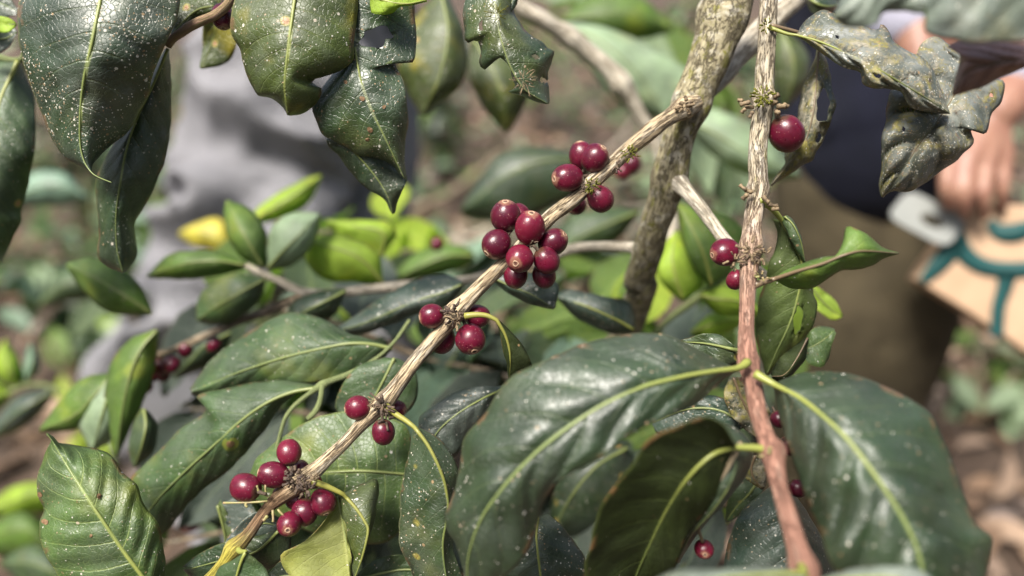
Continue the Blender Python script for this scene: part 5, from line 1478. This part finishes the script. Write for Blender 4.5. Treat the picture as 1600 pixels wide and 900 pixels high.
M_SKIN = NT('skin')
_tc = M_SKIN.n('ShaderNodeTexCoord').outputs['Object']
M_SKIN.set(M_SKIN.bsdf.inputs['Base Color'], M_SKIN.mix(M_SKIN.ramp(M_SKIN.noise(_tc, 40, 4, .6), .3, .7), (.29, .155, .105), (.24, .115, .08)))
M_SKIN.bsdf.inputs['Roughness'].default_value = .5
M_SKIN.bsdf.inputs['Subsurface Weight'].default_value = .15
M_SKIN.bsdf.inputs['Subsurface Radius'].default_value = (.8, .3, .2)
M_SKIN.bsdf.inputs['Subsurface Scale'].default_value = .006
M_SKIN = M_SKIN.m
M_GREY = cloth_mat('grey_cotton', (.265, .262, .278), (.215, .212, .226))
M_NAVY = cloth_mat('navy_cloth', (.006, .007, .017), (.004, .005, .012))
M_KHAKI = cloth_mat('khaki_cloth', (.092, .074, .043), (.066, .053, .031))
M_LILAC = cloth_mat('lilac_shirt', (.56, .55, .66), (.48, .47, .58))
M_SHIRT = cloth_mat('dark_shirt', (.08, .09, .10), (.05, .06, .07))
M_HAIR = simple_mat('hair', (.03, .022, .017), (.015, .01, .008), 200, .5)
M_SHOE = simple_mat('shoe', (.09, .075, .06), (.05, .04, .035), 30, .6)


def limb(P, R, seg=20, jit=None, m=None):
    P = np.asarray(P, float)
    R = np.asarray(R, float)
    n = m or 14 * (len(P) - 1)
    S = spline(np.hstack([P, R[:, None]]), n)
    return [tube(S[:, :3], S[:, 3], seg, jit), ellipsoid(S[0, :3], [S[0, 3] * .98] * 3, 16, 10), ellipsoid(S[-1, :3], [S[-1, 3] * .98] * 3, 16, 10)]


def body_part(name, parts, mat, parent, voxel, smooth=6):
    V, F, A = merge(parts)
    o = add(name, V, F, mat, parent)
    r = o.modifiers.new('skin_over', 'REMESH')
    r.mode = 'VOXEL'
    r.voxel_size = voxel
    r.use_smooth_shade = True
    s = o.modifiers.new('soften', 'SMOOTH')
    s.factor = .5
    s.iterations = smooth
    return o


def folds(seed, amp=.10, fl=16):
    def f(l, c, s):
        a = vnoise(np.stack([c * 1.1 + l * 4, s * 1.1, l * fl], -1), seed)
        b = vnoise(np.stack([c * 1.6, s * 1.6 + l * 6, l * fl * 2.1], -1), seed + 2)
        return amp * (.7 * (1 - 2.4 * np.abs(a)) + .4 * (1 - 2 * np.abs(b)))
    return f


def hand(wrist, knuck, tips, thumb, scale=1.0):
    """palm and five fingers; knuck / tips: four points each, thumb: three points"""
    parts = []
    wrist = np.asarray(wrist)
    for k in range(4):
        kn, mid_, tp = knuck[k], tips[k][0], tips[k][1]
        parts += limb([wrist * .75 + kn * .25, kn], [.016 * scale, .0135 * scale], 14)
        parts += limb([kn, mid_, tp], [.0118 * scale, .0100 * scale, .0078 * scale], 14)
    parts += limb([wrist * .9 + knuck[0] * .1, thumb[0], thumb[1], thumb[2]], [.017 * scale, .0155 * scale, .0115 * scale, .009 * scale], 14)
    return parts


def foot(p, fwd):
    p, fwd = np.asarray(p), np.asarray(fwd)
    return limb([p + np.array([0, 0, .04]) - fwd * .06, p + np.array([0, 0, .045]) + fwd * .05, p + np.array([0, 0, .03]) + fwd * .17], [.042, .045, .034])


def head_parts(c, fwd):
    c, fwd = np.asarray(c), np.asarray(fwd)
    side = np.cross(fwd, [0, 0, 1])
    parts = [ellipsoid(c + np.array([0, 0, .02]), (.076, .086, .10), 20, 14), ellipsoid(c + fwd * .02 - np.array([0, 0, .06]), (.055, .06, .06), 18, 12)]
    parts += limb([c + fwd * .085 + np.array([0, 0, .015]), c + fwd * .105 - np.array([0, 0, .02])], [.009, .014], 10)
    for s in (-1, 1):
        parts.append(ellipsoid(c + side * s * .078, (.012, .02, .03), 10, 8))
    return parts


# the person in grey trousers
PL = empty('person', W(420, 150, 1.2) * np.array([1, 1, 0]), 'person in loose light grey trousers, blurred, stepping behind the twig at the left', 'person')
near = [W(490, 10, 1.24), W(470, 60, 1.22), W(445, 150, 1.2), W(416, 240, 1.19), (W(385, 345, 1.18)), W(330, 430, 1.17), W(282, 520, 1.16), W(262, 600, 1.17)]
f1 = np.array([-.50, 1.10, 0.0]); f1[2] = gz(f1[0], f1[1])
near = [p for p in near]
near += [np.array([-.52, 1.06, .30]), f1 + np.array([0, 0, .09])]
far = [W(545, 10, 1.36), W(560, 120, 1.38), W(565, 260, 1.40), W(560, 400, 1.42)]
f2 = np.array([-.30, 1.78, 0.0]); f2[2] = gz(f2[0], f2[1])
far += [np.array([-.30, 1.72, .35]), f2 + np.array([0, 0, .09])]
hipc = (near[0] + far[0]) / 2
tr = limb(near, [.125, .122, .118, .114, .106, .102, .094, .088, .085, .078], 40, folds(5, .42, 10), 150)
tr += limb(far, [.115, .11, .10, .088, .08, .075], 32, folds(9, .10, 14), 100)
tr += limb([near[0], hipc + np.array([0, 0, .04]), far[0]], [.12, .13, .115])
body_part('trousers', tr, M_GREY, PL, .008, 2)
ch_ = hipc + np.array([.02, .03, .34])
hd = ch_ + np.array([.0, -.02, .36])
fw = np.array([-.8, -.6, 0.0])
sh = [ch_ + np.array([-.15, .10, .08]), ch_ + np.array([.15, -.08, .08])]
sd_ = limb([hipc + np.array([0, 0, .02]), hipc + np.array([0, .01, .18]), ch_, ch_ + np.array([0, 0, .10])], [.135, .125, .145, .10], 28, folds(21, .04, 12))
sd_ += limb([sh[0], ch_ + np.array([0, 0, .1]), sh[1]], [.06, .07, .06])
el = [sh[0] + np.array([-.10, .05, -.27]), sh[1] + np.array([.10, -.05, -.27])]
for a, b in zip(sh, el):
    sd_ += limb([a, b], [.058, .05], 20, folds(25, .06, 14))
body_part('shirt', sd_, M_SHIRT, PL, .01)
bd = limb([hipc, ch_], [.10, .11]) + limb([ch_ + np.array([0, 0, .08]), hd - np.array([0, 0, .08])], [.055, .05]) + head_parts(hd, fw)
wr = [el[0] + np.array([-.10, -.16, .16]), el[1] + np.array([-.18, -.12, .14])]
for j in (0, 1):
    bd += limb([sh[j], el[j], wr[j]], [.042, .036, .026])
    w_ = wr[j]
    kn = [w_ + np.array([.022 * (q_ - 1.5), -.03, .082 + .004 * (q_ == 1)]) for q_ in range(4)]
    tp = [(k_ + np.array([0, -.03, .025]), k_ + np.array([0, -.055, .02 - .008 * abs(q_ - 1.3)])) for q_, k_ in enumerate(kn)]
    bd += hand(w_, kn, tp, [w_ + np.array([-.035, -.03, .03]), w_ + np.array([-.045, -.05, .06]), w_ + np.array([-.04, -.065, .08])])
bd += limb(near, np.linspace(.075, .045, len(near))) + limb(far, np.linspace(.072, .045, len(far)))
body_part('body', bd, M_SKIN, PL, .0055)
body_part('hair', [ellipsoid(hd + np.array([0, 0, .045]) - fw * .022, (.083, .09, .088), 20, 14, .05)], M_HAIR, PL, .008)
for f_, dr_ in ((f1, np.array([-.7, -.7, 0])), (f2, np.array([-.6, -.8, 0]))):
    body_part('shoe', foot(f_, dr_), M_SHOE, PL, .007)

# the person in navy and khaki, holding the tan bag
PR = empty('person', W(1370, 250, 1.08) * np.array([1, 1, 0]), 'person in navy top and khaki trousers, blurred at right, hand holding a tan bag', 'person')
pelv = W(1368, 225, 1.10)
hip = [W(1315, 250, 1.10), W(1410, 250, 1.08)]
kne = [W(1322, 520, 1.14), W(1398, 520, 1.12)]
ft = []
for j, h_ in enumerate(hip):
    p = np.array([kne[j][0] - .01, kne[j][1] + .10, 0.0])
    p[2] = gz(p[0], p[1])
    ft.append(p)
tr = []
for j in (0, 1):
    tr += limb([hip[j], (hip[j] + kne[j]) / 2, kne[j], (kne[j] + ft[j]) / 2, ft[j] + np.array([0, 0, .08])], [.096, .088, .076, .068, .062], 32, folds(31 + j, .06, 12), 110)
tr += limb([hip[0], pelv, hip[1]], [.10, .12, .10])
body_part('trousers', tr, M_KHAKI, PR, .009)
chest = pelv + np.array([.03, .02, .40])
shd = [chest + np.array([-.16, .06, .06]), chest + np.array([.17, -.04, .06])]
to = limb([W(1362, 240, 1.08), W(1358, 170, 1.09), W(1360, 80, 1.10), chest - np.array([0, 0, .02]), chest + np.array([0, 0, .10])], [.128, .130, .132, .14, .09], 36, folds(41, .06, 9), 90)
to += limb([shd[0], chest + np.array([0, 0, .08]), shd[1]], [.06, .07, .06])
body_part('jacket', to, M_NAVY, PR, .009)
elb = [W(1400, -40, .96), W(1680, 10, .93)]
wri = [W(1442, 100, .93), W(1556, 175, .885)]
sl = limb([shd[0], elb[0], W(1412, 30, .955)], [.062, .052, .046], 20, folds(43, .08, 16)) + limb([shd[1], elb[1], W(1600, 110, .90)], [.062, .052, .042], 24, folds(44, .08, 16))
body_part('shirt_sleeves', sl, M_LILAC, PR, .007)
hd = chest + np.array([.02, -.02, .35])
fw = np.array([.55, -.83, 0.0])
bd = limb([pelv, chest], [.10, .11]) + limb([chest + np.array([0, 0, .08]), hd - np.array([0, 0, .08])], [.055, .05]) + head_parts(hd, fw)
bd += limb([shd[0], elb[0], wri[0]], [.042, .036, .026]) + limb([shd[1], elb[1], wri[1]], [.042, .036, .027])
# visible hand: knuckles above, fingers hanging and closing over the edge of the bag
kn = [W(1484, 248, .872), W(1512, 252, .866), W(1541, 252, .868), W(1567, 247, .875)]
tp = [(W(1478, 290, .862), W(1480, 322, .875)), (W(1508, 300, .855), W(1507, 336, .870)), (W(1538, 300, .857), W(1538, 338, .872)), (W(1566, 292, .868), W(1565, 326, .882))]
bd += hand(wri[1], kn, tp, [W(1512, 215, .90), W(1486, 250, .905), W(1476, 285, .905)], .92)
kn = [W(1440 + 22 * q_, 165, .93 - .004 * q_) for q_ in range(4)]
tp = [(k_ + np.array([0, -.015, -.03]), k_ + np.array([0, .0, -.06 + .008 * abs(q_ - 1.3)])) for q_, k_ in enumerate(kn)]
bd += hand(wri[0], kn, tp, [W(1490, 110, .94), W(1512, 140, .94), W(1520, 170, .94)])
for a, b, r0 in ((hip[0], kne[0], .075), (kne[0], ft[0] + np.array([0, 0, .08]), .05), (hip[1], kne[1], .075), (kne[1], ft[1] + np.array([0, 0, .08]), .05)):
    bd += limb([a, b], [r0, r0 * .75])
body_part('body', bd, M_SKIN, PR, .0042, 4)
body_part('hair', [ellipsoid(hd + np.array([0, 0, .045]) - fw * .022, (.083, .09, .088), 20, 14, .05)], M_HAIR, PR, .008)
for f_ in ft:
    body_part('shoe', foot(f_, np.array([.3, -.95, 0])), M_SHOE, PR, .007)

# ------------------------------------------------------------------ the tan bag with its teal print, and the grey card with a slot
M_KRAFT = simple_mat('kraft', (.44, .30, .195), (.39, .26, .165), 30, .7, .3, bump=.2, bscale=200, bdist=.001)
M_TEAL = simple_mat('teal_print', (.009, .062, .060), (.010, .052, .052), 60, .6, .3)
M_CARD = simple_mat('grey_card', (.26, .27, .255), (.23, .24, .225), 40, .45, .4)
c0, c1, c2, c3 = W(1432, 438, .92), W(1512, 318, .90), W(1700, 330, .86), W(1660, 590, .875)
_n = np.cross(c1 - c0, c3 - c0)
_n /= np.linalg.norm(_n)
if _n @ _f < 0:
    _n = -_n


def bagp(x, y, lift=0.0):
    """point on the bag's front face along the line to the photo's pixel"""
    o = np.array([0, 0, CAM_H])
    r = W(x, y, 1.0) - o
    t = ((c0 - o) @ _n) / (r @ _n)
    return o + r * t - _n * lift


BAG = empty('bag', (c0 + c2) / 2, 'tan paper bag with curved dark teal bands, held by the hand at the right edge', 'bag')
outl = [(1432, 438), (1470, 385), (1490, 352), (1506, 322), (1540, 318), (1620, 322), (1700, 330), (1685, 450), (1668, 592), (1600, 548), (1520, 492)]
fr = [bagp(*p) for p in outl]
bk = [p + _n * .07 for p in fr]
m = len(fr)
F = [tuple(range(m))[::-1], tuple(range(m, 2 * m))] + [(j, (j + 1) % m, m + (j + 1) % m, m + j) for j in range(m)]
pb = add('panel', np.array(fr + bk), F, M_KRAFT, BAG, smooth=False)
bv = pb.modifiers.new('edge', 'BEVEL')
bv.width = .003
bv.segments = 2


def band(pts, w):
    S = spline(np.array(pts, float), 40)
    T_ = np.gradient(S, axis=0)
    T_ /= np.linalg.norm(T_, axis=1)[:, None]
    N_ = np.stack([-T_[:, 1], T_[:, 0]], -1)
    wv = interp(w, 40)[:, None]
    V, F = [], []
    for i in range(40):
        for s in (-1, 1):
            V.append(bagp(*(S[i] + N_[i] * wv[i] * s), .0015))
    for i in range(39):
        F.append((2 * i, 2 * i + 1, 2 * i + 3, 2 * i + 2))
    o = add('printed_band', np.array(V), F, M_TEAL, BAG)
    so = o.modifiers.new('thickness', 'SOLIDIFY')
    so.thickness = .0008


band([(1493, 348), (1496, 375), (1508, 398), (1535, 416), (1575, 422), (1620, 418), (1660, 400)], [13, 15, 14, 13, 13, 13, 13])
band([(1494, 376), (1478, 400), (1455, 426), (1440, 440)], [17, 16, 13, 7])
band([(1574, 424), (1569, 450), (1560, 480), (1557, 526)], [16, 12, 11, 11])
band([(1545, 346), (1560, 362), (1585, 364), (1620, 352)], [8, 14, 15, 9])

cc = W(1447, 342, .90)
ax = (W(1490, 365, .895) - W(1404, 320, .905))
ay = (W(1470, 315, .90) - W(1425, 372, .90))
ax, ay = ax / np.linalg.norm(ax), ay / np.linalg.norm(ay)
hw, hh, rc = .039, .022, .010
out_, inn = [], []
for i in range(48):
    t = 2 * math.pi * i / 48
    c_, s_ = math.cos(t), math.sin(t)
    k_ = (abs(c_) ** 5 + abs(s_) ** 5) ** (-1 / 5)
    out_.append(cc + ax * hw * c_ * k_ + ay * hh * s_ * k_)
    inn.append(cc + ax * (.006 + .0145 * c_) + ay * (.0068 * s_))
nz = np.cross(ax, ay)
V = np.array(out_ + inn + [p + nz * .004 for p in out_] + [p + nz * .004 for p in inn])
F = []
for i in range(48):
    j = (i + 1) % 48
    F += [(i, j, 48 + j, 48 + i), (96 + j, 96 + i, 144 + i, 144 + j), (j, i, 96 + i, 96 + j), (48 + i, 48 + j, 144 + j, 144 + i)]
o = add('card', V, F, M_CARD, None, smooth=False)
props(o, 'pale grey card with an oval slot hanging below the mottled leaf, beside the hand', 'card')

# ------------------------------------------------------------------ unseen trees added round the camera to darken low reflections in the leaves
for i, (x, y, h, r) in enumerate([(-2.2, -1.4, 2.5, .95), (-.7, -2.3, 2.7, 1.0), (.9, -2.1, 2.5, .95), (2.3, -1.2, 2.7, 1.0), (3.1, .6, 2.4, .8), (-3.1, .5, 2.5, .8)]):
    rg = np.random.default_rng(800 + i)
    z0 = float(gz(np.array(x), np.array(y)))
    lab = ['beside the left corner', 'behind on the left', 'behind on the right', 'beside the right corner', 'at the far right', 'at the far left'][i]
    o = empty('coffee_tree', (x, y, z0), 'unseen bushy coffee tree added to darken leaf reflections, ' + lab, 'tree', 'unseen trees added to block the low sky')
    V, F, A = tube(spline(np.array([[x, y, z0 - .05], [x + .04, y + .03, z0 + h * .5], [x, y, z0 + h]]), 20), np.linspace(.035, .012, 20), 10)
    add('trunk', V, F, M_TRUNK, o, {'bark': A}, origin=(x, y, z0))
    n = 1500
    d_ = rg.normal(0, 1, (n, 3))
    d_ /= np.linalg.norm(d_, axis=1)[:, None]
    rad = rg.uniform(.25, 1, n) ** .5
    lump = 1 + .3 * vnoise(d_ * 2.2 + i * 3, 60)
    C = np.array([x, y, z0 + h * .56]) + d_ * (rad * lump)[:, None] * np.array([r, r, h * .46])
    scatter_leaves('crown', C, rg.uniform(.10, .17, n), rg.uniform(0, 6.28, n), rg.normal(-.35, .5, n), rg.normal(0, .4, n), rg.uniform(0, .8, n), M_COV, .3, None, o)
